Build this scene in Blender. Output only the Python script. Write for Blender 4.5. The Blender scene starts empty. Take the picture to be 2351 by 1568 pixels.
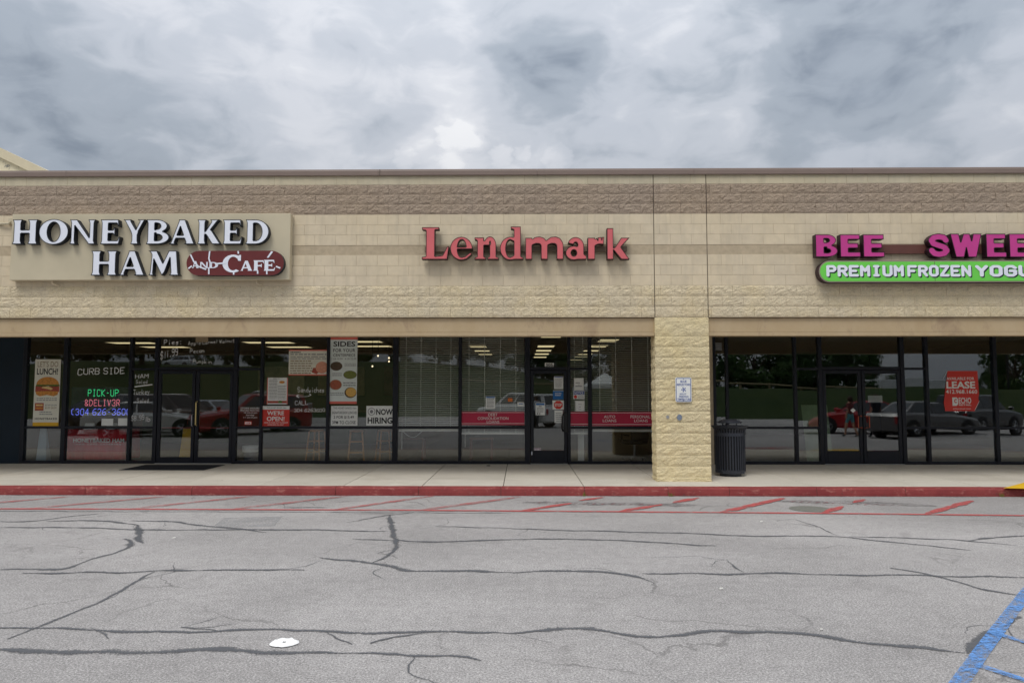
import bpy, bmesh, math, random
from mathutils import Vector, Matrix, Euler, geometry, noise
R = math.radians
random.seed(7)
scene = bpy.context.scene
COL = scene.collection

# ------------------------------------------------------------------ camera
FPX, CX, CY = 1698.0, 1175.5, 784.0          # focal length and centre of the measured photo (2351 x 1568)
CAMZ = 1.82
PITCH, YAW = R(3.94), R(0.7)
cam_d = bpy.data.cameras.new('camera')
cam = bpy.data.objects.new('camera', cam_d)
COL.objects.link(cam)
cam.location = (0, 0, CAMZ)
cam.rotation_euler = (R(90) + PITCH, 0, YAW)
cam_d.sensor_width = 36.0
cam_d.lens = 36.0 * FPX / 2351.0
cam_d.clip_end = 2000.0
scene.camera = cam
CAMROT = Euler(cam.rotation_euler).to_matrix()

def ray(px, py):
    return CAMROT @ Vector(((px - CX) / FPX, -(py - CY) / FPX, -1.0))
def W(px, py, Y):                             # measured point on the vertical plane y = Y -> (x, z)
    d = ray(px, py); t = Y / d.y
    return d.x * t, CAMZ + d.z * t
def G(px, py, z=0.0):                         # measured point on the level plane z -> (x, y)
    d = ray(px, py); t = (z - CAMZ) / d.z
    return d.x * t, d.y * t
def rectW(a, b, c, d, Y):                     # measured rectangle on plane y = Y -> x0, x1, z0, z1
    ym, xm = (b + d) / 2, (a + c) / 2
    return W(a, ym, Y)[0], W(c, ym, Y)[0], W(xm, d, Y)[1], W(xm, b, Y)[1]

# ------------------------------------------------------------------ sky and sun
SUN_EL, SUN_AZ = R(58), R(205)                # azimuth clockwise from +Y: behind the camera, a little to its left
world = bpy.data.worlds.new('World'); scene.world = world; world.use_nodes = True
def build_sky():
    nt = world.node_tree; N = nt.nodes; L = nt.links
    N.clear()
    def nd(t, **k):
        n = N.new(t)
        for a, v in k.items(): setattr(n, a, v)
        return n
    def lk(v, sock):
        if hasattr(v, 'is_output'): L.new(v, sock)
        else: sock.default_value = v
    def math_(op, a, b=None, c=None, clamp=False):
        n = nd('ShaderNodeMath', operation=op, use_clamp=clamp)
        lk(a, n.inputs[0])
        if b is not None: lk(b, n.inputs[1])
        if c is not None: lk(c, n.inputs[2])
        return n.outputs[0]
    def vmath(op, a, b=None):
        n = nd('ShaderNodeVectorMath', operation=op)
        lk(a, n.inputs[0])
        if b is not None: lk(b, n.inputs[1])
        return n
    tc = nd('ShaderNodeTexCoord').outputs['Generated']
    d0 = vmath('NORMALIZE', tc).outputs[0]
    st = vmath('MULTIPLY', d0, (1.0, 1.0, 1.9)).outputs[0]
    def fbm(scale, detail, rough, dist, off):
        v = vmath('ADD', st, off).outputs[0]
        n = nd('ShaderNodeTexNoise'); L.new(v, n.inputs['Vector'])
        n.inputs['Scale'].default_value = scale; n.inputs['Detail'].default_value = detail
        n.inputs['Roughness'].default_value = rough; n.inputs['Distortion'].default_value = dist
        return n
    warp = fbm(5.0, 4, 0.55, 0.0, (3.1, 0.4, 1.7))
    w = vmath('SUBTRACT', warp.outputs['Color'], (0.5, 0.5, 0.5)).outputs[0]
    w = vmath('MULTIPLY', w, (0.17, 0.17, 0.13)).outputs[0]
    dw = vmath('NORMALIZE', vmath('ADD', d0, w).outputs[0]).outputs[0]
    n1 = fbm(4.6, 6, 0.52, 0.25, (0.0, 0.0, 0.0)).outputs[0]
    n2 = fbm(13.0, 5, 0.5, 0.5, (5.0, 2.0, 1.0)).outputs[0]
    val = math_('ADD', math_('MULTIPLY', math_('SUBTRACT', n1, 0.5), 1.05), math_('MULTIPLY', math_('SUBTRACT', n2, 0.5), 0.75))
    # heavy cloud bases (+) and bright breaks (-): measured place, radius, weight
    blobs = [(1180, 115, 110, .2), (1310, 150, 130, .26), (1440, 120, 130, .2), (1300, 215, 90, .2), (2020, 130, 260, .42), (2200, 40, 150, .22), (1880, 230, 150, .14),
             (60, 170, 190, .28), (330, 260, 170, .14), (120, 330, 120, .2), (520, 230, 160, .12), (-150, 60, 200, .2), (2450, 200, 200, .2),
             (480, 30, 120, -.04), (60, 260, 60, -.1), (860, 170, 150, .03), (1060, 330, 70, -.42), (1250, 365, 90, -.2), (1720, 290, 120, -.16),
             (2290, 300, 120, -.25), (2330, 110, 80, -.2), (1050, 100, 100, -.14), (1560, 60, 110, -.1)]
    for px, py, rad, wt in blobs:
        c = ray(px, py).normalized()
        dt = vmath('DOT_PRODUCT', dw, tuple(c)).outputs['Value']
        k = 1.0 / (1.0 - math.cos(rad / FPX))
        g = math_('POWER', 2.71828, math_('MULTIPLY', math_('SUBTRACT', dt, 1.0), k))
        val = math_('MULTIPLY_ADD', g, wt, val)
    ramp = nd('ShaderNodeValToRGB')
    pw_ = fbm(42.0, 4, 0.6, 0.0, (1.0, 7.0, 2.0))
    v2 = vmath('MULTIPLY', vmath('SUBTRACT', pw_.outputs['Color'], (0.5, 0.5, 0.5)).outputs[0], (0.035, 0.035, 0.03)).outputs[0]
    d2 = vmath('NORMALIZE', vmath('ADD', d0, v2).outputs[0]).outputs[0]
    for px, py, rad in ((1022, 318, 34), (1062, 305, 36), (1088, 325, 28), (1150, 358, 36), (1200, 352, 28), (1280, 368, 44), (1040, 350, 50), (930, 372, 40)):   # small cumulus heads above the roof line
        dt = vmath('DOT_PRODUCT', d2, tuple(ray(px, py).normalized())).outputs['Value']
        k = 1.0 / (1.0 - math.cos(rad / FPX))
        g = math_('MULTIPLY_ADD', math_('SUBTRACT', dt, 1.0), k * 1.6, 1.0, clamp=True)
        val = math_('MULTIPLY_ADD', math_('POWER', g, 0.8), -.16, val)
    L.new(math_('ADD', val, 0.345), ramp.inputs[0])
    cr = ramp.color_ramp; cr.interpolation = 'EASE'
    stops = [(0.0, (.74, .75, .775)), (0.22, (.60, .62, .665)), (0.45, (.48, .512, .568)), (0.72, (.34, .382, .44)), (1.0, (.22, .258, .315))]
    cr.elements[0].position = stops[0][0]; cr.elements[0].color = (*stops[0][1], 1)
    cr.elements[1].position = stops[-1][0]; cr.elements[1].color = (*stops[-1][1], 1)
    for p, c in stops[1:-1]:
        e = cr.elements.new(p); e.color = (*c, 1)
    sep = nd('ShaderNodeSeparateXYZ'); L.new(d0, sep.inputs[0])
    up = math_('MAXIMUM', sep.outputs['Z'], 0.0)
    lum = math_('MULTIPLY_ADD', up, 1.35, 0.60)          # overcast sky: the zenith is brighter than the horizon
    cloud = vmath('SCALE', ramp.outputs[0]); L.new(lum, cloud.inputs['Scale'])
    sky = nd('ShaderNodeTexSky', sky_type='NISHITA', sun_disc=False, sun_elevation=SUN_EL, sun_rotation=SUN_AZ)
    bg1 = nd('ShaderNodeBackground'); L.new(sky.outputs[0], bg1.inputs[0]); bg1.inputs[1].default_value = 0.08
    bg2 = nd('ShaderNodeBackground'); L.new(cloud.outputs[0], bg2.inputs[0]); bg2.inputs[1].default_value = SKY_GAIN
    mix = nd('ShaderNodeMixShader')
    cover = math_('ADD', math_('MULTIPLY', n1, 0.3), 0.80, clamp=True)   # thin cloud nearly everywhere
    L.new(cover, mix.inputs[0]); L.new(bg1.outputs[0], mix.inputs[1]); L.new(bg2.outputs[0], mix.inputs[2])
    out = nd('ShaderNodeOutputWorld'); L.new(mix.outputs[0], out.inputs[0])
SKY_GAIN = 1.05
build_sky()
sun_d = bpy.data.lights.new('sun', 'SUN'); sun = bpy.data.objects.new('sun', sun_d); COL.objects.link(sun)
sun_d.energy = 1.45; sun_d.angle = R(24); sun_d.color = (1.0, 0.965, 0.91)
sdir = Vector((math.sin(SUN_AZ) * math.cos(SUN_EL), math.cos(SUN_AZ) * math.cos(SUN_EL), math.sin(SUN_EL)))
sun.rotation_euler = sdir.to_track_quat('Z', 'Y').to_euler()
sun.location = (0, -20, 40)
vs = scene.view_settings
vs.view_transform = 'Standard'; vs.look = 'None'; vs.gamma = 1.0; vs.use_curve_mapping = False
vs.exposure = 0.1
scene.cycles.use_denoising = True; scene.cycles.adaptive_threshold = .02
scene.cycles.max_bounces = 6; scene.cycles.diffuse_bounces = 3; scene.cycles.glossy_bounces = 3; scene.cycles.transparent_max_bounces = 12
scene.cycles.sample_clamp_indirect = 6.0

# ------------------------------------------------------------------ helpers
def link(o): COL.objects.link(o); return o
def tag(o, label, cat, group=None):
    o['label'] = label; o['category'] = cat
    if group: o['group'] = group
    return o
def thing(name, label, cat, loc=(0, 0, 0), rz=0.0, group=None):
    o = link(bpy.data.objects.new(name, None)); o.location = loc; o.rotation_euler = (0, 0, rz)
    o.empty_display_size = 0.2
    return tag(o, label, cat, group)
def pin(o, parent):                            # parent while keeping world coordinates (unrotated Empties)
    o.parent = parent
    if parent is not None and parent.type == 'EMPTY': o.matrix_parent_inverse = Matrix.Translation(-Vector(parent.location))
    return o
def mesh(name, verts, faces, mat=None, smooth=False):
    me = bpy.data.meshes.new(name)
    me.from_pydata([tuple(v) for v in verts], [], faces); me.update()
    if mat is not None: me.materials.append(mat)
    if smooth: me.polygons.foreach_set('use_smooth', [True] * len(me.polygons))
    return me
def mk(name, geo, mat, parent=None, smooth=False, local=False):
    me = mesh(name, geo[0], geo[1], mat, smooth)
    o = link(bpy.data.objects.new(name, me))
    if parent is not None:
        if local: o.parent = parent
        else: pin(o, parent)
    return o
def box(x0, x1, y0, y1, z0, z1):
    v = [(x0, y0, z0), (x1, y0, z0), (x1, y1, z0), (x0, y1, z0), (x0, y0, z1), (x1, y0, z1), (x1, y1, z1), (x0, y1, z1)]
    return v, [(0, 3, 2, 1), (4, 5, 6, 7), (0, 1, 5, 4), (1, 2, 6, 5), (2, 3, 7, 6), (3, 0, 4, 7)]
def join(*geos):
    V, F = [], []
    for v, f in geos:
        k = len(V); V += list(v); F += [tuple(i + k for i in q) for q in f]
    return V, F
def bbox(x0, x1, y0, y1, z0, z1, b=0.006):     # box with chamfered edges
    bm = bmesh.new()
    v, f = box(x0, x1, y0, y1, z0, z1)
    vv = [bm.verts.new(p) for p in v]
    for q in f: bm.faces.new([vv[i] for i in q])
    bmesh.ops.bevel(bm, geom=list(bm.edges), offset=b, segments=1, affect='EDGES')
    return from_bm(bm)
def from_bm(bm):
    bm.verts.index_update()
    V = [v.co.copy() for v in bm.verts]; F = [tuple(v.index for v in f.verts) for f in bm.faces]
    bm.free(); return V, F
def tube(pts, r, n=8, cap=True):
    pts = [Vector(p) for p in pts]; V, F = [], []
    rs = r if isinstance(r, (list, tuple)) else [r] * len(pts)
    for i, p in enumerate(pts):
        a = pts[max(i - 1, 0)]; b = pts[min(i + 1, len(pts) - 1)]
        t = (b - a).normalized()
        ref = Vector((0, 0, 1)) if abs(t.z) < .9 else Vector((1, 0, 0))
        u = t.cross(ref).normalized(); w = t.cross(u)
        for k in range(n):
            an = 2 * math.pi * k / n
            V.append(p + (u * math.cos(an) + w * math.sin(an)) * rs[i])
    for i in range(len(pts) - 1):
        for k in range(n):
            F.append((i * n + k, i * n + (k + 1) % n, (i + 1) * n + (k + 1) % n, (i + 1) * n + k))
    if cap:
        F.append(tuple(range(n))[::-1]); F.append(tuple(range((len(pts) - 1) * n, len(pts) * n)))
    return V, F
def lathe(prof, c=(0, 0, 0), n=32, axis='z'):   # prof: list of (radius, height)
    V, F = [], []
    for r, h in prof:
        for k in range(n):
            a = 2 * math.pi * k / n
            p = (r * math.cos(a), r * math.sin(a), h) if axis == 'z' else (r * math.cos(a), h, r * math.sin(a))
            V.append((p[0] + c[0], p[1] + c[1], p[2] + c[2]))
    for i in range(len(prof) - 1):
        for k in range(n):
            F.append((i * n + k, i * n + (k + 1) % n, (i + 1) * n + (k + 1) % n, (i + 1) * n + k))
    return V, F

# ---- flat shapes: unions of simple polygons, used for letters
def union(polys):
    vs_, fs = [], []
    for p in polys:
        p = [Vector((a, b)) for a, b in p]
        ar = sum(p[i].x * p[(i + 1) % len(p)].y - p[(i + 1) % len(p)].x * p[i].y for i in range(len(p)))
        if abs(ar) < 1e-9: continue
        if ar < 0: p.reverse()
        k = len(vs_); vs_ += p; fs.append(list(range(k, k + len(p))))
    r = geometry.delaunay_2d_cdt(vs_, [], fs, 0, 1e-5)
    V = [(v.x, v.y) for v in r[0]]; F = [tuple(f) for f, o in zip(r[2], r[5]) if o]
    cnt = {}
    for f in F:
        for i in range(len(f)):
            e = (f[i], f[(i + 1) % len(f)]); cnt[e] = cnt.get(e, 0) + 1
    B = [e for e in cnt if (e[1], e[0]) not in cnt]
    return V, F, B
def bounds2(V):
    xs = [v[0] for v in V]; ys = [v[1] for v in V]
    return min(xs), max(xs), min(ys), max(ys)
def fit2(shape, x0, x1, z0, z1):
    V, F, B = shape; a, b, c, d = bounds2(V)
    sx = (x1 - x0) / max(b - a, 1e-6); sz = (z1 - z0) / max(d - c, 1e-6)
    return [(x0 + (v[0] - a) * sx, z0 + (v[1] - c) * sz) for v in V], F, B
def flat(shape, Y):                            # facing -Y
    V, F, B = shape
    return [(v[0], Y, v[1]) for v in V], list(F)
def sides(shape, Y0, Y1):
    V, F, B = shape; n = len(V)
    return [(v[0], Y0, v[1]) for v in V] + [(v[0], Y1, v[1]) for v in V], [(a, a + n, b + n, b) for a, b in B]
def merge2(shapes):
    V, F, B = [], [], []
    for v, f, b in shapes:
        k = len(V); V += v; F += [tuple(i + k for i in q) for q in f]; B += [(p + k, q + k) for p, q in b]
    return V, F, B
def rr(x0, y0, x1, y1): return [(x0, y0), (x1, y0), (x1, y1), (x0, y1)]
def ring(cx, cy, rx, ry, ix, iy, a0, a1, n=20, ox=0.0, oy=0.0):
    o = [(cx + rx * math.cos(R(a0 + (a1 - a0) * i / n)), cy + ry * math.sin(R(a0 + (a1 - a0) * i / n))) for i in range(n + 1)]
    q = [(cx + ox + ix * math.cos(R(a0 + (a1 - a0) * i / n)), cy + oy + iy * math.sin(R(a0 + (a1 - a0) * i / n))) for i in range(n + 1)]
    return o + q[::-1]
def disc(cx, cy, rx, ry=None, n=24):
    ry = rx if ry is None else ry
    return [(cx + rx * math.cos(2 * math.pi * i / n), cy + ry * math.sin(2 * math.pi * i / n)) for i in range(n)]
def stroke(pts, w, round_=True, taper=None):
    out = []
    ws = taper if taper else [w] * len(pts)
    for i in range(len(pts) - 1):
        (a, b), (c, d) = pts[i], pts[i + 1]
        l = math.hypot(c - a, d - b)
        if l < 1e-6: continue
        nx, ny = -(d - b) / l, (c - a) / l
        h0, h1 = ws[i] / 2, ws[i + 1] / 2
        out.append([(a - nx * h0, b - ny * h0), (c - nx * h1, d - ny * h1), (c + nx * h1, d + ny * h1), (a + nx * h0, b + ny * h0)])
    if round_:
        for (a, b), q in zip(pts, ws): out.append(disc(a, b, q / 2, n=10))
    return out
def pill(x0, x1, z0, z1, n=14):
    r = (z1 - z0) / 2; zc = (z0 + z1) / 2
    return [(x1 - r + r * math.cos(R(-90 + 180 * i / n)), zc + r * math.sin(R(-90 + 180 * i / n))) for i in range(n + 1)] + \
           [(x0 + r + r * math.cos(R(90 + 180 * i / n)), zc + r * math.sin(R(90 + 180 * i / n))) for i in range(n + 1)]

# ---- single-stroke hand lettering (grid 0-4 by 0-8, baseline 2)
SF = {'A': '02 28 42;14 34', 'B': '02 08 38 47 46 35 05;35 44 43 32 02', 'C': '47 38 18 07 03 12 32 43', 'D': '02 08 28 46 44 22 02', 'E': '48 08 02 42;05 35',
 'F': '02 08 48;05 35', 'G': '47 38 18 07 03 12 32 43 45 25', 'H': '02 08;42 48;05 45', 'I': '22 28;12 32;18 38', 'K': '02 08;48 05 42', 'L': '08 02 42', 'M': '02 08 25 48 42', 'N': '02 08 42 48',
 'O': '18 07 03 12 32 43 47 38 18', 'P': '02 08 38 47 46 35 05', 'R': '02 08 38 47 46 35 05;25 42', 'S': '47 38 18 07 06 15 35 44 43 32 12 03', 'T': '08 48;28 22',
 'U': '08 03 12 32 43 48', 'V': '08 22 48', 'W': '08 12 26 32 48', 'Y': '08 25 48;25 22', 'Z': '08 48 02 42', 'a': '45 25 14 13 22 32 43;45 42', 'b': '08 02;05 35 44 43 32 02', 'c': '45 25 14 13 22 42', 'd': '45 25 14 13 22 42;48 42',
 'e': '14 44 45 25 14 13 22 42', 'h': '08 02;04 25 35 44 42', 'i': '25 22;27 27.', 'k': '08 02;45 03 42', 'l': '28 22', 'm': '02 05;04 15 24 22;24 35 44 42', 'n': '02 05;04 25 44 42',
 'o': '25 14 13 22 32 43 44 35 25', 'p': '15 10;15 35 44 43 32 12', 'r': '15 12;14 25 45', 's': '45 25 14 34 43 32 12', 't': '27 22 42;06 46', 'u': '05 03 12 32 43;45 42',
 'w': '05 12 24 32 45', 'y': '05 23;45 10', '0': '18 07 03 12 32 43 47 38 18', '1': '28 22', '2': '07 18 38 47 46 02 42', '3': '07 18 38 47 46 35 44 43 32 12 03;35 25', '4': '32 38 04 44',
 '5': '48 08 05 35 44 43 32 02', '6': '48 28 06 03 12 32 43 44 35 05', '7': '08 48 12', '8': '15 06 07 18 38 47 46 35 15 04 03 12 32 43 44 35', '9': '45 15 06 07 18 38 47 43 32 12',
 '$': '47 38 18 07 06 15 35 44 43 32 12 03;29 21', '-': '15 35', '&': '42 06 07 18 28 37 36 04 03 12 22 44', '.': '22 22.', ':': '25 25.;22 22.', '(': '38 17 13 32'}
def hand(s, w=0.55, jit=0.0, seed=1, gap=1.6):
    rnd = random.Random(seed); x = 0.0; out = []
    for ch in s:
        if ch == ' ': x += 3.2; continue
        g = SF.get(ch)
        if g is None: continue
        dy = rnd.uniform(-jit, jit) * 1.2
        polys = []; mx = 0
        for st in g.split(';'):
            pts = [(int(p[0]) + rnd.uniform(-jit, jit) * .5, int(p[1]) + dy + rnd.uniform(-jit, jit) * .5) for p in st.split()]
            mx = max(mx, max(p[0] for p in pts))
            if len(pts) == 2 and math.hypot(pts[0][0] - pts[1][0], pts[0][1] - pts[1][1]) < .8: polys.append(disc(pts[0][0], pts[0][1], w * .7, n=8)); continue
            polys += stroke(pts, w)
        V, F, B = union(polys)
        out.append(([(a + x, b) for a, b in V], F, B))
        x += (4 if mx > 2.5 else 3) + gap
    return merge2(out)

# ---- printed lettering from Blender's built-in font
def printed(s, bold=0.0, space=1.0, shear=0.0):
    cu = bpy.data.curves.new('lettering', 'FONT'); cu.body = s; cu.size = 1.0; cu.offset = bold; cu.space_character = space; cu.shear = shear
    cu.resolution_u = 3; cu.align_x = 'LEFT'; cu.dimensions = '2D'; cu.fill_mode = 'FRONT'
    o = bpy.data.objects.new('lettering', cu)
    me = bpy.data.meshes.new_from_object(o)
    V = [(v.co.x, v.co.y) for v in me.vertices]; F = [tuple(p.vertices) for p in me.polygons]
    cnt = {}
    for f in F:
        for i in range(len(f)): cnt[(f[i], f[(i + 1) % len(f)])] = 1
    B = [e for e in cnt if (e[1], e[0]) not in cnt]
    bpy.data.objects.remove(o); bpy.data.meshes.remove(me); bpy.data.curves.remove(cu)
    return V, F, B

# ---- bold flared serif letters for the shop signs
def stem(x0, x1, y0=0.0, y1=1.0, fl=0.05, k=.13):
    return [(x0 - fl, y0), (x1 + fl, y0), (x1, y0 + k), (x1, y1 - k), (x1 + fl, y1), (x0 - fl, y1), (x0, y1 - k), (x0, y0 + k)]
def serif(c):
    P = []
    if c == 'H': P = [stem(.07, .33), stem(.65, .91), rr(.3, .44, .68, .58)]
    elif c == 'O': P = [ring(.55, .5, .55, .52, .24, .40, 80, 265, ox=-.0), ring(.55, .5, .55, .52, .24, .40, 260, 445)]
    elif c == 'N': P = [stem(.05, .18, fl=.04), stem(.74, .9, fl=.05), [(.0, 1), (.26, 1), (.9, .0), (.72, 0), (.1, .88)]]
    elif c == 'E': P = [stem(.07, .34), [(.3, .86), (.7, .86), (.74, .72), (.78, .72), (.75, 1), (.3, 1)], [(.3, .44), (.55, .44), (.58, .36), (.62, .36), (.62, .68), (.58, .68), (.55, .57), (.3, .57)], [(.3, .0), (.78, 0), (.84, .3), (.79, .3), (.73, .14), (.3, .14)]]
    elif c == 'Y': P = [stem(.35, .61, 0, .5, .05), [(-.05, 1), (.3, 1), (.28, .94), (.6, .48), (.36, .42), (.02, .94)], [(.62, 1), (.98, 1), (.9, .94), (.6, .44), (.48, .48), (.72, .94)]]
    elif c == 'B': P = [stem(.07, .33), ring(.4, .735, .40, .265, .16, .13, -95, 95), ring(.42, .27, .46, .27, .2, .135, -95, 95), rr(.2, .87, .42, 1), rr(.2, .46, .45, .58), rr(.2, 0, .44, .135)]
    elif c == 'A': P = [[(.0, 0), (.26, 0), (.21, .06), (.5, .9), (.4, 1), (.08, .06)], [(.38, 1), (.62, 1), (.98, .06), (1.04, 0), (.62, 0), (.68, .06), (.42, .8)], rr(.22, .24, .7, .36)]
    elif c == 'K': P = [stem(.07, .33), [(.3, .42), (.62, .92), (.56, 1), (.94, 1), (.84, .93), (.5, .5), (.42, .38)], [(.42, .56), (.6, .58), (.95, .07), (1.04, 0), (.66, 0), (.32, .5)]]
    elif c == 'D': P = [stem(.07, .33), ring(.42, .5, .54, .5, .26, .36, -92, 92), rr(.2, .86, .45, 1), rr(.2, 0, .45, .14)]
    elif c == 'M': P = [[(.04, 0), (.24, 0), (.2, .08), (.24, .9), (.16, 1), (.09, .08)], [(.86, 0), (1.26, 0), (1.2, .08), (1.12, 1), (.86, 1), (.92, .08)], [(.02, 1), (.34, 1), (.68, .3), (.56, 0), (.1, .94)], [(.56, 0), (.66, .12), (.92, .86), (1.0, 1), (.82, 1), (.5, .28)]]
    elif c == 'C': P = [ring(.5, .5, .5, .52, .25, .4, 50, 305), [(.74, .66), (.86, .66), (.86, 1), (.8, 1), (.66, .9)], ]
    elif c == 'F': P = [stem(.07, .33), [(.3, .86), (.7, .86), (.74, .72), (.78, .72), (.75, 1), (.3, 1)], [(.3, .42), (.55, .42), (.58, .34), (.62, .34), (.62, .66), (.58, .66), (.55, .55), (.3, .55)]]
    elif c == 'L': P = [[(.0, 0), (.98, 0), (1.05, .4), (.98, .4), (.8, .12), (.5, .09), (.5, .92), (.66, .93), (.66, 1), (0, 1), (0, .93), (.16, .9), (.16, .09), (0, .07)]]
    elif c == 'e': P = [ring(.5, .34, .5, .36, .2, .28, 38, 300, ox=.02), ring(.5, .34, .5, .36, .2, .28, 0, 45, ox=.02, n=8), [(.24, .32), (1.0, .32), (1.0, .38), (.24, .38)], [(.72, -.0), (.98, .16), (.92, .22), (.66, .09)]]
    elif c == 'n': P = [[(0, 0), (.52, 0), (.52, .05), (.42, .08), (.42, .5), (.42, .68), (0, .68), (0, .62), (.12, .59), (.12, .08), (0, .05)], [(.68, .08), (.58, .05), (.58, 0), (1.1, 0), (1.1, .05), (.98, .08), (.98, .46), (.68, .46)], ring(.7, .44, .28, .27, .02, .14, 0, 180), [(.4, .44), (.5, .44), (.72, .58), (.72, .71), (.4, .56)]]
    elif c == 'd': P = [ring(.46, .34, .46, .36, .2, .28, 60, 300), [(.62, 0), (1.05, 0), (1.05, .05), (.93, .09), (.93, 1.02), (.48, 1.02), (.48, .96), (.62, .93)], [(.45, .62), (.66, .55), (.66, .69), (.5, .7)], [(.45, .06), (.66, .14), (.66, .0), (.5, -.02)]]
    elif c == 'm': P = [rr(0, 0, .27, .67), rr(.63, 0, .9, .45), rr(1.26, 0, 1.53, .45)] + stroke([(.14, .40), (.26, .53), (.42, .595), (.58, .60), (.70, .55), (.765, .45)], .2, True, [.1, .16, .2, .22, .25, .27]) + stroke([(.77, .40), (.89, .53), (1.05, .595), (1.21, .60), (1.33, .55), (1.395, .45)], .2, True, [.1, .16, .2, .22, .25, .27])
    elif c == 'a': P = [ring(.36, .2, .36, .22, .12, .1, 0, 360, n=28), rr(.52, 0, .8, .44), ring(.44, .42, .36, .27, .1, .12, 0, 160), [(.76, 0), (.9, -.0), (.92, .1), (.8, .16)]]
    elif c == 'r': P = [rr(0, 0, .27, .67)] + stroke([(.14, .38), (.24, .50), (.38, .575), (.52, .585), (.6, .575)], .2, False, [.1, .16, .2, .22, .23])
    elif c == 'k': P = [rr(0, 0, .28, .97), [(.28, .3), (.62, .67), (.98, .67), (.56, .35)], [(.3, .36), (.56, .42), (.98, 0), (.62, 0), (.26, .32)]]
    elif c == 'b_B': P = [rr(0, 0, .36, 1), ring(.5, .74, .38, .26, .1, .08, -95, 95), ring(.5, .27, .44, .27, .14, .09, -95, 95), rr(.2, .82, .52, 1), rr(.2, .44, .54, .64), rr(.2, 0, .52, .18)]
    elif c == 'b_E': P = [rr(0, 0, .36, 1), rr(.3, .78, .88, 1), rr(.3, .39, .8, .61), rr(.3, 0, .9, .22)]
    elif c == 'b_S': P = stroke([(.78, .72), (.7, .84), (.5, .88), (.3, .84), (.2, .72), (.28, .58), (.5, .5), (.72, .42), (.8, .28), (.7, .16), (.5, .12), (.3, .16), (.2, .29)], .27, True)
    elif c == 'b_W': P = [[(0, 1), (.33, 1), (.46, .34), (.5, 0), (.2, 0)], [(.2, 0), (.52, 0), (.74, 1), (.52, 1)], [(.52, 1), (.76, 1), (.98, 0), (.68, 0)], [(.68, 0), (1.0, 0), (1.22, 1), (.9, 1)]]
    elif c == 'b_T': P = [rr(.26, 0, .62, 1), rr(0, .78, .88, 1)]
    return union(P)
# ------------------------------------------------------------------ materials
def srgb(r, g, b):
    f = lambda c: (c / 255 / 12.92) if c / 255 <= .04045 else ((c / 255 + .055) / 1.055) ** 2.4
    return (f(r), f(g), f(b), 1.0)
class NT:
    def __init__(s, name):
        s.m = bpy.data.materials.new(name); s.m.use_nodes = True
        s.t = s.m.node_tree; s.t.nodes.clear()
        s.out = s.n('ShaderNodeOutputMaterial'); s.b = s.n('ShaderNodeBsdfPrincipled')
        s.l(s.b.outputs[0], s.out.inputs[0])
        s.pos = s.n('ShaderNodeNewGeometry').outputs['Position']
    def n(s, t, **k):
        n = s.t.nodes.new(t)
        for a, v in k.items(): setattr(n, a, v)
        return n
    def l(s, a, b):
        if hasattr(a, 'is_output'): s.t.links.new(a, b)
        else: b.default_value = a
    def noise(s, scale, detail=4, rough=.55, dist=0.0, vec=None, off=None, stretch=None):
        v = vec if vec is not None else s.pos
        if stretch or off:
            mp = s.n('ShaderNodeMapping'); s.l(v, mp.inputs[0]); v = mp.outputs[0]
            if stretch: mp.inputs['Scale'].default_value = stretch
            if off: mp.inputs['Location'].default_value = off
        n = s.n('ShaderNodeTexNoise'); s.l(v, n.inputs['Vector'])
        n.inputs['Scale'].default_value = scale; n.inputs['Detail'].default_value = detail; n.inputs['Roughness'].default_value = rough; n.inputs['Distortion'].default_value = dist
        return n.outputs[0]
    def ramp(s, fac, stops, interp='LINEAR'):
        r = s.n('ShaderNodeValToRGB'); s.l(fac, r.inputs[0]); cr = r.color_ramp; cr.interpolation = interp
        cr.elements[0].position, cr.elements[1].position = stops[0][0], stops[-1][0]
        def c4(c): return (c, c, c, 1) if not hasattr(c, '__len__') else (*c[:3], 1)
        cr.elements[0].color, cr.elements[1].color = c4(stops[0][1]), c4(stops[-1][1])
        for p, c in stops[1:-1]: e = cr.elements.new(p); e.color = c4(c)
        return r.outputs[0]
    def mix(s, fac, a, b, mode='MIX'):
        m = s.n('ShaderNodeMix', data_type='RGBA', blend_type=mode)
        s.l(fac, m.inputs[0]); s.l(a, m.inputs[6]); s.l(b, m.inputs[7])
        return m.outputs[2]
    def mth(s, op, a, b=None, clamp=False):
        m = s.n('ShaderNodeMath', operation=op, use_clamp=clamp); s.l(a, m.inputs[0])
        if b is not None: s.l(b, m.inputs[1])
        return m.outputs[0]
    def bump(s, h, strength=.5, dist=.01, prev=None):
        b = s.n('ShaderNodeBump'); s.l(h, b.inputs['Height']); b.inputs['Strength'].default_value = strength; b.inputs['Distance'].default_value = dist
        if prev is not None: s.l(prev, b.inputs['Normal'])
        s.l(b.outputs[0], s.b.inputs['Normal']); return b.outputs[0]
    def set(s, **k):
        for a, v in k.items(): s.l(v, s.b.inputs[{'col': 'Base Color', 'rough': 'Roughness', 'metal': 'Metallic', 'spec': 'Specular IOR Level', 'ec': 'Emission Color', 'es': 'Emission Strength', 'alpha': 'Alpha', 'coat': 'Coat Weight'}[a]])
        return s
def plain(name, col, rough=.6, var=.12, scale=6.0, metal=0.0, bump=0.0, bscale=80, spec=.4, coat=0.0):
    s = NT(name)
    n = s.noise(scale, 5, .6)
    f = s.ramp(n, [(.3, 1 - var), (.7, 1 + var * .6)])
    s.set(col=s.mix(1.0, col, f, 'MULTIPLY'), rough=rough, metal=metal, spec=spec, coat=coat)
    if bump: s.bump(s.noise(bscale, 4, .6), bump, .004)
    return s.m
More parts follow.
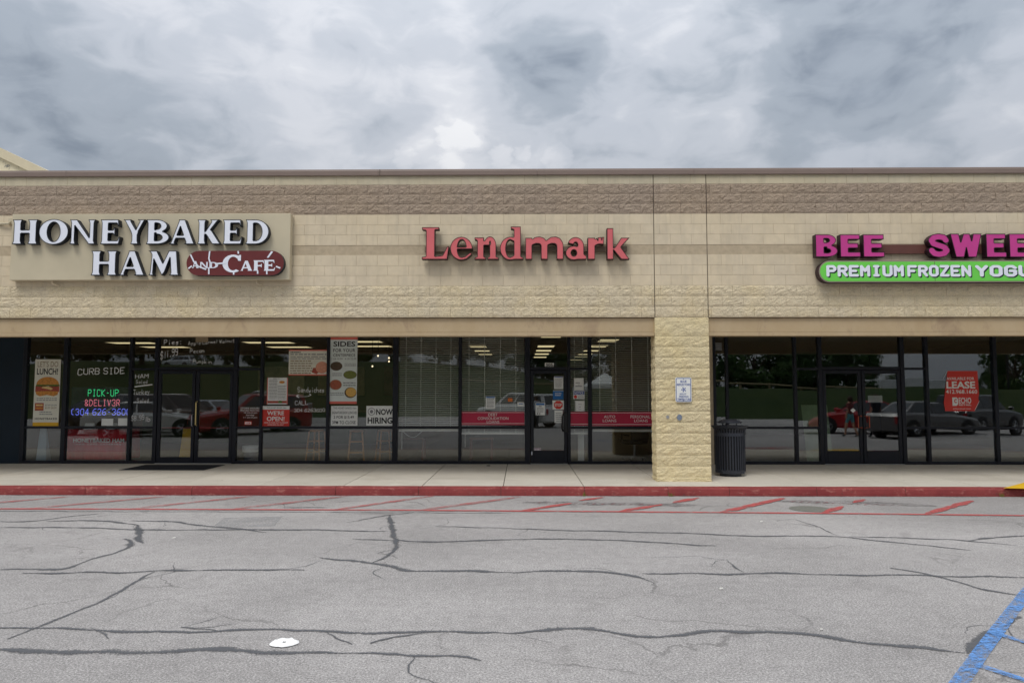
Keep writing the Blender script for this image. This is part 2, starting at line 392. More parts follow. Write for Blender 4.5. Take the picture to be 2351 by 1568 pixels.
def glow(name, col, st):
    s = NT(name); s.set(col=(.02, .02, .02, 1), ec=col, es=st, rough=.5); return s.m

def painted_block(name, col, rough_face=0.0, stain=.35, yellow=.0):
    s = NT(name)
    oi = s.n('ShaderNodeObjectInfo').outputs['Random']
    big = s.noise(.7, 5, .6); mid = s.noise(6, 5, .6); drip = s.noise(1.0, 4, .6, .3, stretch=(7, 7, .55))
    c = s.mix(s.ramp(big, [(.35, .0), (.7, 1.0)]), col, tuple(min(1, v * f) for v, f in zip(col[:3], (1.05, 1.03, .97))) + (1,))
    c = s.mix(1.0, c, s.ramp(oi, [(0, .955), (1, 1.03)]), 'MULTIPLY')
    c = s.mix(1.0, c, s.ramp(mid, [(.3, .93), (.7, 1.05)]), 'MULTIPLY')
    c = s.mix(s.mth('MULTIPLY', s.ramp(drip, [(.52, 0), (.75, 1)]), stain), c, tuple(v * .72 for v in col[:3]) + (1,))
    if yellow:
        yn = s.noise(1.6, 5, .65, .2, off=(3, 1, 8))
        c = s.mix(s.mth('MULTIPLY', s.ramp(yn, [(.45, 0), (.68, 1)]), yellow), c, (col[0] * 1.06, col[1] * .97, col[2] * .66, 1))
    if rough_face:
        pit = s.noise(55, 4, .65, .4)
        c = s.mix(1.0, c, s.ramp(pit, [(.32, .8), (.6, 1.06)]), 'MULTIPLY')
    s.set(col=c, rough=.88, spec=.25)
    if rough_face:
        n1 = s.noise(17, 5, .6, .8, stretch=(1, 1, 1.5)); n2 = s.noise(60, 4, .6)
        b = s.bump(n1, rough_face, .042); s.bump(n2, .6, .006, b)
    else:
        s.bump(s.noise(140, 4, .65), .35, .003)
    return s.m
CREAM = srgb(211, 197, 172)
M = {}
M['smooth'] = painted_block('cream_block_paint', CREAM, 0, .4)
M['cap'] = painted_block('sage_cream_paint', srgb(196, 186, 162), 0, .4)
M['accent'] = painted_block('taupe_smooth_paint', srgb(132, 115, 100), 0, .5)
M['brown'] = painted_block('taupe_rough_paint', srgb(170, 153, 136), .9, .2)
M['rough'] = painted_block('cream_rough_paint', srgb(219, 205, 177), .8, .3, .3)
M['pier'] = painted_block('yellow_cream_rough_paint', srgb(224, 209, 171), .85, .2, .25)
M['mortar'] = plain('painted_mortar', srgb(184, 168, 142), .9, .15, 9)
M['mortar_b'] = plain('painted_taupe_mortar', srgb(132, 118, 106), .9, .15, 9)
M['joint'] = plain('joint_sealant', srgb(92, 82, 70), .8, .2, 20)
M['coping'] = plain('coping_metal', srgb(128, 112, 103), .5, .08, 2, spec=.4)
def fascia_mat():
    s = NT('fascia_stucco'); col = srgb(178, 156, 122)
    a = s.noise(1.1, 5, .65, .3, stretch=(1.6, 1, 1)); st = s.noise(.8, 5, .7, .5, stretch=(2.2, 1, 1.2), off=(9, 2, 4))
    c = s.mix(s.ramp(a, [(.3, 0), (.7, 1)]), col, srgb(188, 168, 136))
    c = s.mix(s.mth('MULTIPLY', s.ramp(st, [(.54, 0), (.72, 1)]), .6), c, srgb(132, 108, 92))
    s.set(col=c, rough=.7, spec=.3); s.bump(s.noise(120, 3), .2, .002); return s.m
M['fascia'] = fascia_mat()
M['frame'] = plain('dark_bronze_frame', srgb(19, 22, 32), .4, .15, 4, metal=.0, spec=.3)
M['darkwall'] = plain('dark_slate_panel', srgb(16, 32, 44), .55, .15, 2, spec=.25)
M['soffit'] = plain('soffit_board', srgb(228, 224, 214), .8, .1)
def glass_mat(refl=.05, nm='window_glass'):
    s = NT(nm); s.t.nodes.remove(s.b)
    tr = s.n('ShaderNodeBsdfTransparent'); tr.inputs[0].default_value = (.965, .98, .98, 1)
    gl = s.n('ShaderNodeBsdfGlossy'); gl.inputs['Roughness'].default_value = 0.0; gl.inputs[0].default_value = (.97, 1, 1, 1)
    n = s.noise(.9, 2, .5); b = s.n('ShaderNodeBump'); b.inputs['Strength'].default_value = .03; b.inputs['Distance'].default_value = .01
    s.l(n, b.inputs['Height']); s.l(b.outputs[0], gl.inputs['Normal'])
    fr = s.n('ShaderNodeLayerWeight'); fr.inputs['Blend'].default_value = .35
    f = s.mth('ADD', s.mth('MULTIPLY', fr.outputs['Fresnel'], .45), refl, True)
    m = s.n('ShaderNodeMixShader'); s.l(f, m.inputs[0]); s.l(tr.outputs[0], m.inputs[1]); s.l(gl.outputs[0], m.inputs[2]); s.l(m.outputs[0], s.out.inputs[0])
    return s.m
M['glass'] = glass_mat(.05); M['glass_b'] = glass_mat(.075, 'mirror_tint_glass')
def asphalt():
    s = NT('worn_asphalt')
    ag = s.noise(62, 4, .8); ag2 = s.noise(150, 2, .7); mid = s.noise(9, 5, .6); big = s.noise(.32, 5, .6, .6); band = s.noise(.5, 4, .6, .2, stretch=(.25, 1.2, 1))
    c = s.ramp(ag, [(.36, .04), (.45, .24), (.55, .40), (.63, .80)])
    c = s.mix(.45, c, s.ramp(ag2, [(.32, .12), (.5, .34), (.68, .64)]))
    c = s.mix(1.0, c, s.ramp(mid, [(.25, .86), (.75, 1.12)]), 'MULTIPLY')
    c = s.mix(1.0, c, s.ramp(big, [(.3, .84), (.7, 1.12)]), 'MULTIPLY')
    c = s.mix(1.0, c, s.ramp(band, [(.3, .90), (.7, 1.08)]), 'MULTIPLY')
    sp = s.n('ShaderNodeTexVoronoi'); s.l(s.pos, sp.inputs['Vector']); sp.inputs['Scale'].default_value = 55
    spk = s.ramp(sp.outputs['Distance'], [(.05, 1), (.10, 0)]); rnd = s.noise(21, 1)
    c = s.mix(s.mth('MULTIPLY', spk, s.ramp(rnd, [(.62, 0), (.66, .75)])), c, (.62, .61, .59, 1))
    oil = s.noise(1.3, 4, .6, .6, off=(4, 9, 0)); c = s.mix(s.mth('MULTIPLY', s.ramp(oil, [(.60, 0), (.78, 1)]), .38), c, (.09, .088, .085, 1))
    wv = s.n('ShaderNodeVectorMath', operation='ADD'); s.l(s.pos, wv.inputs[0])
    wn = s.n('ShaderNodeTexNoise'); s.l(s.pos, wn.inputs['Vector']); wn.inputs['Scale'].default_value = 2.2; wn.inputs['Detail'].default_value = 5
    ws = s.n('ShaderNodeVectorMath', operation='SCALE'); s.l(wn.outputs['Color'], ws.inputs[0]); ws.inputs['Scale'].default_value = .5; s.l(ws.outputs[0], wv.inputs[1])
    vc = s.n('ShaderNodeTexVoronoi', feature='DISTANCE_TO_EDGE'); s.l(wv.outputs[0], vc.inputs['Vector']); vc.inputs['Scale'].default_value = .75
    hair = s.mth('MULTIPLY', s.ramp(vc.outputs['Distance'], [(.004, 1), (.011, 0)]), s.ramp(s.noise(.45, 3, .6, off=(2, 2, 2)), [(.50, 0), (.66, .55)]))
    c = s.mix(hair, c, (.06, .06, .06, 1))
    c = s.mix(1.0, c, (1.02, .975, .94, 1), 'MULTIPLY')
    s.set(col=c, rough=.92, spec=.2)
    b = s.bump(ag, .8, .006); s.bump(mid, .3, .01, b)
    return s.m
M['asphalt'] = asphalt()
def worn_paint(name, col, lo=.44, hi=.60, under=None):
    s = NT(name)
    n = s.noise(26, 5, .7, .3); n2 = s.noise(3, 4, .6); n3 = s.noise(110, 2, .6)
    a = s.mth('ADD', s.mth('ADD', s.mth('MULTIPLY', n, .5), s.mth('MULTIPLY', n2, .35)), s.mth('MULTIPLY', n3, .25))
    s.set(col=s.mix(1.0, col, s.ramp(n, [(.3, .75), (.7, 1.15)]), 'MULTIPLY'), rough=.85, spec=.2, alpha=s.ramp(a, [(lo, 0), (hi, 1)]))
    s.bump(n3, .5, .004)
    return s.m
M['redline'] = worn_paint('worn_red_paint', srgb(184, 92, 90), .42, .57)
M['redfaded'] = worn_paint('faded_red_paint', srgb(182, 104, 102), .45, .66)
M['blueline'] = worn_paint('worn_blue_paint', srgb(100, 146, 204), .46, .62)
M['smudge'] = worn_paint('blacked_out_marking', srgb(104, 100, 100), .50, .72)
M['ghost'] = worn_paint('faded_red_marking', srgb(160, 104, 108), .53, .66)
M['patch'] = worn_paint('pale_patch', srgb(168, 168, 168), .47, .75)
def seal_mat():
    s = NT('crack_sealant')
    uv = s.n('ShaderNodeUVMap').outputs[0]; sp = s.n('ShaderNodeSeparateXYZ'); s.l(uv, sp.inputs[0])
    edge = s.mth('ABSOLUTE', s.mth('SUBTRACT', s.mth('MULTIPLY', sp.outputs[1], 2.0), 1.0))
    n = s.noise(60, 4, .8); n2 = s.noise(3.5, 4, .65)
    a = s.mth('SUBTRACT', s.mth('ADD', s.mth('MULTIPLY', n, 1.7), s.mth('MULTIPLY', n2, 1.0)), s.mth('ADD', s.mth('MULTIPLY', edge, .75), .36))
    s.set(col=s.mix(n, srgb(72, 74, 77), srgb(108, 109, 112)), rough=.75, spec=.3, alpha=s.ramp(a, [(.52, 0), (.80, .9)]))
    return s.m
M['seal'] = seal_mat()
def concrete():
    s = NT('sidewalk_concrete')
    n = s.noise(1.2, 6, .65, .3); f = s.noise(60, 4, .7); st = s.noise(.6, 5, .7, .8, off=(5, 5, 5))
    c = s.mix(s.ramp(n, [(.3, 0), (.7, 1)]), srgb(194, 187, 173), srgb(206, 199, 185))
    c = s.mix(s.mth('MULTIPLY', s.ramp(st, [(.5, 0), (.75, 1)]), .4), c, srgb(150, 138, 118))
    c = s.mix(1.0, c, s.ramp(f, [(.3, .9), (.7, 1.06)]), 'MULTIPLY')
    c = s.mix(1.0, c, s.ramp(s.n('ShaderNodeObjectInfo').outputs['Random'], [(0, .93), (1, 1.04)]), 'MULTIPLY')
    vg = s.n('ShaderNodeTexVoronoi'); s.l(s.pos, vg.inputs['Vector']); vg.inputs['Scale'].default_value = 3.2
    gum = s.mth('MULTIPLY', s.ramp(vg.outputs['Distance'], [(.05, 1), (.075, 0)]), s.ramp(s.noise(2.1, 2, .5, off=(7, 1, 1)), [(.5, 0), (.55, .55)]))
    c = s.mix(gum, c, srgb(92, 86, 78))
    s.set(col=c, rough=.85, spec=.25); s.bump(f, .3, .003); return s.m
M['concrete'] = concrete()
def red_kerb():
    s = NT('red_kerb_paint')
    n = s.noise(7, 5, .7, .4, stretch=(1, 1, 2)); f = s.noise(30, 4, .7); d = s.noise(2.0, 4, .6)
    c = s.mix(s.ramp(d, [(.3, 0), (.7, 1)]), srgb(126, 50, 51), srgb(146, 66, 63))
    c = s.mix(s.ramp(n, [(.56, 0), (.68, .6)]), c, srgb(178, 116, 106))
    c = s.mix(s.ramp(f, [(.58, 0), (.68, .7)]), c, srgb(92, 64, 60))
    s.set(col=c, rough=.7, spec=.3); s.bump(f, .4, .005); return s.m
M['kerb'] = red_kerb()
M['yellow'] = worn_paint('yellow_paint', srgb(226, 180, 40), .25, .40)
M['seam'] = plain('dark_seam', srgb(96, 90, 78), .9, .2, 12)
M['white'] = plain('white_paper', srgb(226, 228, 224), .7, .05, 9)
M['cream_paper'] = plain('cream_paper', srgb(222, 220, 205), .7, .05, 9)
M['black'] = plain('black_ink', srgb(28, 28, 30), .7, .1)
M['tan_ink'] = plain('tan_ink', srgb(150, 132, 104), .7, .1)
M['grey_ink'] = plain('grey_ink', srgb(128, 130, 132), .7, .1)
M['red_ink'] = plain('red_ink', srgb(206, 58, 48), .6, .08)
M['salmon'] = plain('salmon_ink', srgb(222, 112, 96), .6, .08)
M['yellow_ink'] = plain('mustard_ink', srgb(222, 172, 40), .6, .08)
M['blue_ink'] = plain('blue_ink', srgb(36, 104, 170), .6, .08)
M['navy_ink'] = plain('navy_ink', srgb(34, 72, 150), .6, .08)
M['crimson'] = plain('crimson_vinyl', srgb(182, 30, 66), .45, .05)
M['chalk'] = glow('white_chalk_dummy', (1, 1, 1, 1), 0)
M['chalk'] = plain('white_window_marker', srgb(240, 240, 238), .9, .35, 60)
M['signwhite'] = plain('white_sign_face', srgb(232, 236, 246), .35, .04, 3)
M['signnavy'] = plain('dark_sign_return', srgb(22, 30, 42), .5, .1)
M['signpanel'] = plain('sage_sign_panel', srgb(200, 189, 162), .45, .07, 1.5)
M['maroon'] = plain('maroon_sign_face', srgb(104, 42, 42), .4, .1, 5)
M['lend'] = plain('faded_red_sign_face', srgb(212, 104, 108), .45, .07, 2.5)
M['lendret'] = plain('brown_sign_return', srgb(58, 34, 30), .5, .1)
M['magenta'] = plain('magenta_sign_face', srgb(196, 62, 140), .35, .06, 4)
M['lime'] = plain('lime_sign_face', srgb(112, 212, 82), .35, .04, 3)
M['purpleret'] = plain('plum_sign_return', srgb(46, 22, 32), .5, .1)
M['raceway'] = plain('brown_raceway', srgb(98, 58, 50), .55, .1)

# ------------------------------------------------------------------ setting
YW, YG, YK = 14.10, 17.50, 13.22            # wall face, glass plane, kerb face
SW = 0.15                                    # sidewalk level
def struct(o): o['kind'] = 'structure'; return o
LOTY = -19.0
def bank_h(x, y):                            # grass bank behind the car park
    k = 1 / (1 + math.exp((x - 4) / 5.0))     # high on the left, a low berm on the right
    t = min(1, max(0, (LOTY - y) / 46.0)); t = t * t * (3 - 2 * t)
    q = (LOTY - y) / 17.0; q = q * q * (3 - 2 * q) if q < 1 else max(0, 1 - (q - 1) / 1.1)
    return 5.9 * t * k + (2.2 * q + .55 * t) * (1 - k) + .25 * noise.noise((x * .08, y * .08, 0)) * min(1, (LOTY - y) / 8 if y < LOTY else 0)
xs = [-260, -160, -100, -70] + [-60 + 4 * i for i in range(31)] + [70, 100, 160, 260]
ys = [13.6, LOTY]
lot = struct(mk('parking_lot', ([(-260, LOTY, 0), (260, LOTY, 0), (260, YK, 0), (-260, YK, 0)], [(0, 1, 2, 3)]), M['asphalt']))
struct(mk('ground', ([(-500, -500, -.35), (500, -500, -.35), (500, 500, -.35), (-500, 500, -.35)], [(0, 1, 2, 3)]), plain('bare_earth', srgb(96, 92, 70), .95, .2, .5)))
def grass_mat():
    s = NT('mown_grass'); n = s.noise(.35, 6, .65, .4); f = s.noise(9, 5, .75)
    c = s.mix(s.ramp(n, [(.3, 0), (.7, 1)]), (.018, .036, .008, 1), (.036, .054, .014, 1))
    c = s.mix(1.0, c, s.ramp(f, [(.3, .65), (.7, 1.25)]), 'MULTIPLY')
    s.set(col=c, rough=.95, spec=.1); s.bump(f, .8, .06); return s.m
M['grass'] = grass_mat()
gy = [LOTY - 3 * i for i in range(0, 24)] + [-100, -130, -180, -260]
V = [(x, y, bank_h(x, y) if y < LOTY else -.01) for y in gy for x in xs]
nx = len(xs)
F = [(j * nx + i + 1, j * nx + i, (j + 1) * nx + i, (j + 1) * nx + i + 1) for j in range(len(gy) - 1) for i in range(nx - 1)]
struct(mk('grass_bank', (V, F), M['grass'], smooth=True))

# sidewalk slabs, in two rows divided by joints
XL, XR = -17.5, 17.5
side = struct(mk('sidewalk', box(XL - 20, XR + 20, YK + .16, YG + 1.2, -.2, SW - .035), M['seam']))
jx = [G(px, 1118, SW)[0] for px in (577, 782, 966, 1155, 1342, 1534, 1669, 1871, 2069)]
st = 1.47
while jx[0] > XL: jx.insert(0, jx[0] - st)
while jx[-1] < XR: jx.append(jx[-1] + st)
YJ = 14.28
g_ = .006
for i in range(len(jx) - 1):
    for ya, yb in ((YK + .17, YJ - .004), (YJ + .004, YG + .02)):
        mk('slab', bbox(jx[i] + g_, jx[i + 1] - g_, ya, yb, SW - .06, SW + random.uniform(-.002, .002), .005), M['concrete'], side)
# red kerb stones
kerb = struct(mk('kerb', box(XL - 20, XR + 20, YK + .02, YK + .15, -.2, SW - .03), M['seam']))
kx = [W(px, 1126, YK)[0] for px in (-150, 195, 440, 770, 961, 1150, 1342, 1534, 1675, 1876, 2080, 2440)]
kx = [XL - 5, XL] + kx + [XR, XR + 6]
for i in range(len(kx) - 1):
    bm = bmesh.new()
    x0, x1 = kx[i] + .004, kx[i + 1] - .004
    n = max(2, int((x1 - x0) / .22))
    prof = [(0.0, -.12), (0.004, .05), (0.012, .115), (.028, .145), (.05, SW + .001), (.166, SW + .001)]
    gv = []
    for a in range(n + 1):
        x = x0 + (x1 - x0) * a / n
        gv.append([bm.verts.new((x, YK + p + (noise.noise((x * 3, q * 30, 1)) * .006 if q > 0 else 0), q + (noise.noise((x * 2.3, 4, 1)) * .004 if q > .1 else 0))) for p, q in prof])
    for a in range(n):
        for b in range(len(prof) - 1): bm.faces.new((gv[a][b], gv[a + 1][b], gv[a + 1][b + 1], gv[a][b + 1]))
    bm.faces.new(gv[0]); bm.faces.new(gv[-1][::-1])
    mk('kerb_stone', from_bm(bm), M['kerb'], kerb, smooth=False)
for px in (577, 1534, 1669):                     # pale caulk in some joints
    x = G(px, 1118, SW)[0]; mk('joint_caulk', bbox(x - .012, x + .012, YK + .18, YJ + (.9 if px == 577 else -.01), SW - .02, SW + .003, .002), M['cream_paper'] if False else plain('pale_caulk', srgb(206, 200, 186), .8, .1), side)
# yellow ramp edge paint on the sidewalk
yp = [G(2303, 1121, SW), G(2500, 1126, SW), G(2500, 1108, SW), G(2352, 1108, SW)]
mk('yellow_paint', ([(x, y, SW + .006) for x, y in yp], [(0, 1, 2, 3)]), M['yellow'], side)

# painted lines and sealed cracks on the car park
def ribbon(pts, hw, z, jag=0.0, seed=0, sub=.12):
    if jag: sub = .06
    P = [Vector((p[0], p[1], 0)) for p in pts]; D, Wd = [P[0]], [hw[0]]
    for i in range(len(P) - 1):
        m = max(1, int((P[i + 1] - P[i]).length / sub))
        for k in range(1, m + 1):
            t = k / m; D.append(P[i].lerp(P[i + 1], t)); Wd.append(hw[i] * (1 - t) + hw[i + 1] * t)
    # soften the corners
    for _ in range(6 if jag else 2):
        D = [D[0]] + [(D[i - 1] + D[i] * 2 + D[i + 1]) / 4 for i in range(1, len(D) - 1)] + [D[-1]]
    V, F, UV = [], [], []
    for i, p in enumerate(D):
        t = (D[min(i + 1, len(D) - 1)] - D[max(i - 1, 0)])
        if t.length < 1e-6: t = Vector((1, 0, 0))
        t.normalize(); nr = Vector((-t.y, t.x, 0))
        if jag: p = p + nr * (jag * noise.noise((p.x * 3.1, p.y * 3.1, seed)) + jag * .45 * noise.noise((p.x * 13, p.y * 13, seed + 2)))
        w = Wd[i] * (1 + (.55 * noise.noise((p.x * 5, p.y * 5, seed + 9)) if jag else 0))
        if jag: w *= .35 + .65 * min(1, i / 5.0, (len(D) - 1 - i) / 5.0)
        V += [(p.x - nr.x * w, p.y - nr.y * w, z), (p.x + nr.x * w, p.y + nr.y * w, z)]
        UV += [(i, 0), (i, 1)]
    for i in range(len(D) - 1): F.append((2 * i, 2 * i + 2, 2 * i + 3, 2 * i + 1))
    return V, F, UV
def rib(name, pts, hw, z, mat, jag=0.0, seed=0):
    if not isinstance(hw, (list, tuple)): hw = [hw] * len(pts)
    V, F, UV = ribbon(pts, hw, z, jag, seed)
    o = mk(name, (V, F), mat, lot)
    ul = o.data.uv_layers.new(name='UVMap')
    for l in o.data.loops: ul.data[l.index].uv = UV[l.vertex_index]
    return o
L1 = lambda p: (p[0] * .5, 1089.7 + p[1] * .5)
L2 = lambda p: (1175.4 + p[0] * .5, 1089.7 + p[1] * .5)
def px_w(w, py): # on-photo thickness in px of a level line at row py -> half width in metres (foreshortened)
    h = py - 901.0
    return .5 * w * (CAMZ * FPX) / (h * h)
cracks = [  # (frame, points, thickness)
 (1, [(0,437),(110,432),(230,434),(305,438),(360,412),(430,385),(500,370),(560,350),(600,325),(605,305),(575,295)], 11),
 (1, [(625,230),(640,260),(630,290),(655,315)], 16),
 (1, [(0,215),(80,218),(200,210),(330,190),(450,180)], 4),
 (1, [(210,215),(400,210),(500,212),(560,222),(625,230)], 5),
 (1, [(0,243),(200,242),(460,245),(560,252),(700,255),(1200,252),(1500,255),(1780,262)], 4.5),
 (1, [(600,212),(800,215),(900,232),(1000,240),(1100,248),(1220,265)], 4.5),
 (1, [(-100,167),(600,169),(1200,171),(1700,174),(2351,176)], 2.6),
 (1, [(1790,185),(1785,205),(1800,230),(1800,265),(1815,295),(1820,325),(1800,355),(1760,385),(1710,405)], 13),
 (1, [(1815,295),(1850,305),(1950,310),(2150,305),(2351,298)], 6), (2, [(0,298),(200,295),(400,300),(500,302),(650,310),(800,320),(940,328)], 5),
 (1, [(1460,382),(1600,395),(1710,405),(1780,420),(1850,438),(1950,445),(2100,440),(2351,450)], 9), (2, [(0,450),(200,440),(400,445),(500,452),(580,470),(630,490),(655,500)], 9),
 (2, [(600,455),(800,455),(1050,458),(1200,450),(1400,460),(1600,462),(1900,462),(2000,470),(2200,468),(2400,472)], 7),
 (2, [(1740,428),(1850,445),(1960,468),(2050,495),(2150,525),(2330,555)], 8),
 (1, [(100,455),(400,448),(600,452),(720,442),(1000,437),(1200,438),(1400,437)], 7),
 (1, [(710,445),(640,485),(560,530),(450,585),(350,630),(250,670),(150,710),(80,735),(30,755)], 14),
 (1, [(-60,705),(150,705),(300,702),(450,715),(600,725),(800,725),(1000,718),(1200,708),(1400,715),(1500,718),(1600,732),(1800,725),(2000,718),(2351,731)], 11),
 (2, [(0,732),(100,715),(220,705),(400,712),(500,725),(560,745),(640,752),(750,740),(830,722),(1000,720),(1200,718),(1350,735),(1500,755),(1640,785),(1750,778),(1900,795),(2080,815)], 14),
 (1, [(1500,720),(1560,745),(1620,780)], 7), (1, [(1700,775),(1800,745),(1900,730),(2000,720)], 9),
 (1, [(-60,806),(300,815),(600,820),(850,808),(930,800),(1020,803),(1100,815),(1250,818),(1400,815),(1550,818)], 26), (1, [(1540,818),(1700,823),(1900,828),(2150,825),(2220,832),(2210,855)], 12),
 (2, [(0,248),(300,258),(450,260),(700,268),(850,270),(1000,280),(1200,283),(1400,282),(1550,288),(1700,305),(1900,325),(2110,348)], 4.5),
 (2, [(1550,285),(1800,292),(2050,300),(2320,325)], 4), (2, [(2100,305),(2200,288),(2400,280)], 5), (1, [(2000,238),(2351,246)], 3.5),
 (2, [(2190,715),(2130,770),(2085,820)], 60), (1, [(1600,220),(1750,190),(1850,180),(1900,172)], 3.5), (1, [(1620,295),(1810,303)], 4.5),
 (1, [(420,700),(500,755)], 6), (1, [(830,700),(1000,716)], 8), (2, [(2290,690),(2330,650)], 30),
 (2, [(1300,205),(1420,245),(1500,280)], 2.5), (2, [(980,390),(1060,450)], 3), (1, [(1300,152),(1500,150)], 4)]
for k, (fr, pts, w) in enumerate(cracks):
    q = [(L1 if fr == 1 else L2)(p) for p in pts]
    gp = [G(*p) for p in q]
    hw = []
    for i, p in enumerate(q):     # diagonal runs keep their real width
        a = Vector(gp[max(i - 1, 0)]); b = Vector(gp[min(i + 1, len(gp) - 1)]); d = (b - a).normalized()
        lev = px_w(w * .62, p[1]); up = .5 * w * .62 * gp[i][1] / FPX
        hw.append(min(.075, max(.016, lev * abs(d.x) + up * abs(d.y) * 1.3) * 1.25))
    rib('crack_seal', gp, hw, .004 + .0004 * (k % 5), M['seal'], .035, k)
rdk = random.Random(21)
for k in range(26):                              # short hairline offshoots
    fr, pts, w = cracks[rdk.randrange(len(cracks))]
    i = rdk.randrange(len(pts) - 1); a = (L1 if fr == 1 else L2)(pts[i]); a = G(*a)
    an = rdk.uniform(0, 6.28); ln_ = rdk.uniform(.25, .8)
    rib('hairline_crack', [a, (a[0] + ln_ * .5 * math.cos(an), a[1] + ln_ * .5 * math.sin(an)), (a[0] + ln_ * math.cos(an + .5), a[1] + ln_ * math.sin(an + .5))], [.014, .011, .008], .0034, M['seal'], .06, k)
# red fire-lane lines
rib('red_line', [G(-150, 1168), G(300, 1169.3), G(900, 1171.5), G(1400, 1175), G(1900, 1179), G(2351, 1184), G(2550, 1187)], .055, .0075, M['redline'])
stripes = [((-170, 1168), (170, 1140)), ((60, 1168.5), (385, 1140)), ((300, 1169), (580, 1139.5)), ((530, 1170), (800, 1139)), ((768, 1171), (995, 1139)), ((965, 1172), (1195, 1141)),
           ((1200, 1173), (1312, 1156)), ((1330, 1150), (1385, 1142)), ((1420, 1175), (1520, 1159)), ((1545, 1155), (1605, 1143)), ((1655, 1177), (1800, 1144)), ((1890, 1179), (1935, 1163)), ((1958, 1155), (1985, 1147)), ((2125, 1181.5), (2232, 1150)), ((2370, 1184), (2470, 1152))]
for a, b in stripes: rib('red_stripe', [G(*a), G(*b)], .075, .010, M['redfaded'] if a[0] < 1000 else M['redline'], .006, 5)
for x0, x1, y0, y1 in ((1200, 1600, 1153, 1160), (1785, 2150, 1150, 1162)):
    rib('blacked_out_marking', [G(x0, y0 + 1), G((x0 + x1) / 2, y0 + 4), G(x1, y1)], .17, .0062, M['smudge'], .02, 3)
    for k in range(14):
        x = x0 + 30 + (x1 - x0 - 120) * k / 13; y = y0 + 2 + (y1 - y0 - 3) * k / 13
        rib('faded_red_mark', [G(x, y + 2), G(x + 10, y - 1.5)], .045, .0085, M['ghost'], .02, k)
rib('gutter_dirt', [(-14, YK - .035), (-4, YK - .03), (4, YK - .035), (14, YK - .03)], .045, .0045, M['smudge'], .02, 8)
# blue bay lines
rib('blue_line', [G(2364, 1352), G(2321, 1408), G(2259, 1490), G(2205, 1566), G(2160, 1630)], .052, .0085, M['blueline'])
rib('blue_line', [G(2272, 1452), G(2352, 1475), G(2480, 1512)], .036, .0105, M['blueline'])
rib('blue_line', [G(2240, 1527), G(2352, 1563), G(2440, 1592)], .036, .0105, M['blueline'])
# pale patch and drain-like round repair
mk('round_repair', ([(G(1862, 1168.5)[0] + .33 * math.cos(a * .2618), G(1862, 1168.5)[1] + .3 * math.sin(a * .2618), .0053) for a in range(24)], [tuple(range(24))]), plain('repair_tar', srgb(118, 118, 110), .9, .25, 30), lot)
rib('pale_patch', [G(500, 1200), G(640, 1196)], .42, .0035, M['patch'])
# ------------------------------------------------------------------ the building
bld = thing('strip_mall_building', 'long cream and taupe block shopping strip with dark glazed shopfronts', 'building', (0, YW, 0))
zr = lambda py: W(1175, py, YW)[1]
Z = {k: zr(v) for k, v in dict(top=389.5, cop=402.8, c1=423.8, b1=446.2, b2=468.8, b3=491.9, s1=515.8, s2=538.8, s3=562.8, a1=585.1, t1=609.5, t2=632.1, t3=656.1, r1=680.2, r2=704.5, r3=728.8, f1=762, f2=771.2).items()}
rows = [('cap', 'cap_block', Z['c1'], Z['cop'])] + \
       [('brown', 'split_face_block', a, b) for a, b in ((Z['b1'], Z['c1']), (Z['b2'], Z['b1']), (Z['b3'], Z['b2']))] + \
       [('smooth', 'smooth_block', a, b) for a, b in ((Z['s1'], Z['b3']), (Z['s2'], Z['s1']), (Z['s3'], Z['s2']))] + \
       [('accent', 'accent_block', Z['a1'], Z['s3'])] + \
       [('smooth', 'smooth_block', a, b) for a, b in ((Z['t1'], Z['a1']), (Z['t2'], Z['t1']), (Z['t3'], Z['t2']))] + \
       [('rough', 'rough_cream_block', a, b) for a, b in ((Z['r1'], Z['t3']), (Z['r2'], Z['r1']), (Z['r3'], Z['r2']))]
XJ1, XJ2 = W(1501.5, 560, YW)[0], W(1624, 600, YW)[0]
BXL, BXR = W(-110, 560, YW)[0], W(2460, 560, YW)[0]
BW = .406
def smooth_mesh(mat):
    v, f = bbox(0, 1, 0, .09, 0, 1, .0)if False else bbox(0, 1, 0, .09, 0, 1, .003)
    return mesh('smooth_block', v, f, mat)
def split_mesh(mat, seed, amp=.016, nx=9, nz=5):
    V, F = [], []
    for j in range(nz + 1):
        for i in range(nx + 1):
            u, w = i / nx, j / nz
            e = min(1, .55 + nx * min(u, 1 - u), 4 * min(w, 1 - w))
            d = amp * (noise.noise((u * nx * .4 + seed * 7.3, w * 2.2, seed)) + .8 * noise.noise((u * nx + seed * 3, w * 6, seed + 4))) * (.45 + .55 * e) + .005 * e
            V.append((u, -d - .004 * (e > .3), w))
    for j in range(nz):
        for i in range(nx):
            a = j * (nx + 1) + i; F.append((a, a + 1, a + nx + 2, a + nx + 1))
    k = len(V)
    ring_ = [i for i in range(nx + 1)] + [j * (nx + 1) + nx for j in range(1, nz + 1)] + [nz * (nx + 1) + i for i in range(nx - 1, -1, -1)] + [j * (nx + 1) for j in range(nz - 1, 0, -1)]
    for i in ring_: V.append((V[i][0], .08, V[i][2]))
    m = len(ring_)
    for i in range(m): F.append((ring_[(i + 1) % m], ring_[i], k + i, k + (i + 1) % m))
    return mesh('split_face_block', V, F, mat)
MESH = {k: [smooth_mesh(M[k])] for k in ('smooth', 'cap', 'accent')}
MESH['brown'] = [split_mesh(M['brown'], s) for s in range(8)]
MESH['rough'] = [split_mesh(M['rough'], s + 20, .012) for s in range(8)]
MESH['pier'] = [split_mesh(M['pier'], s + 40, .014, 20, 5) for s in range(8)]
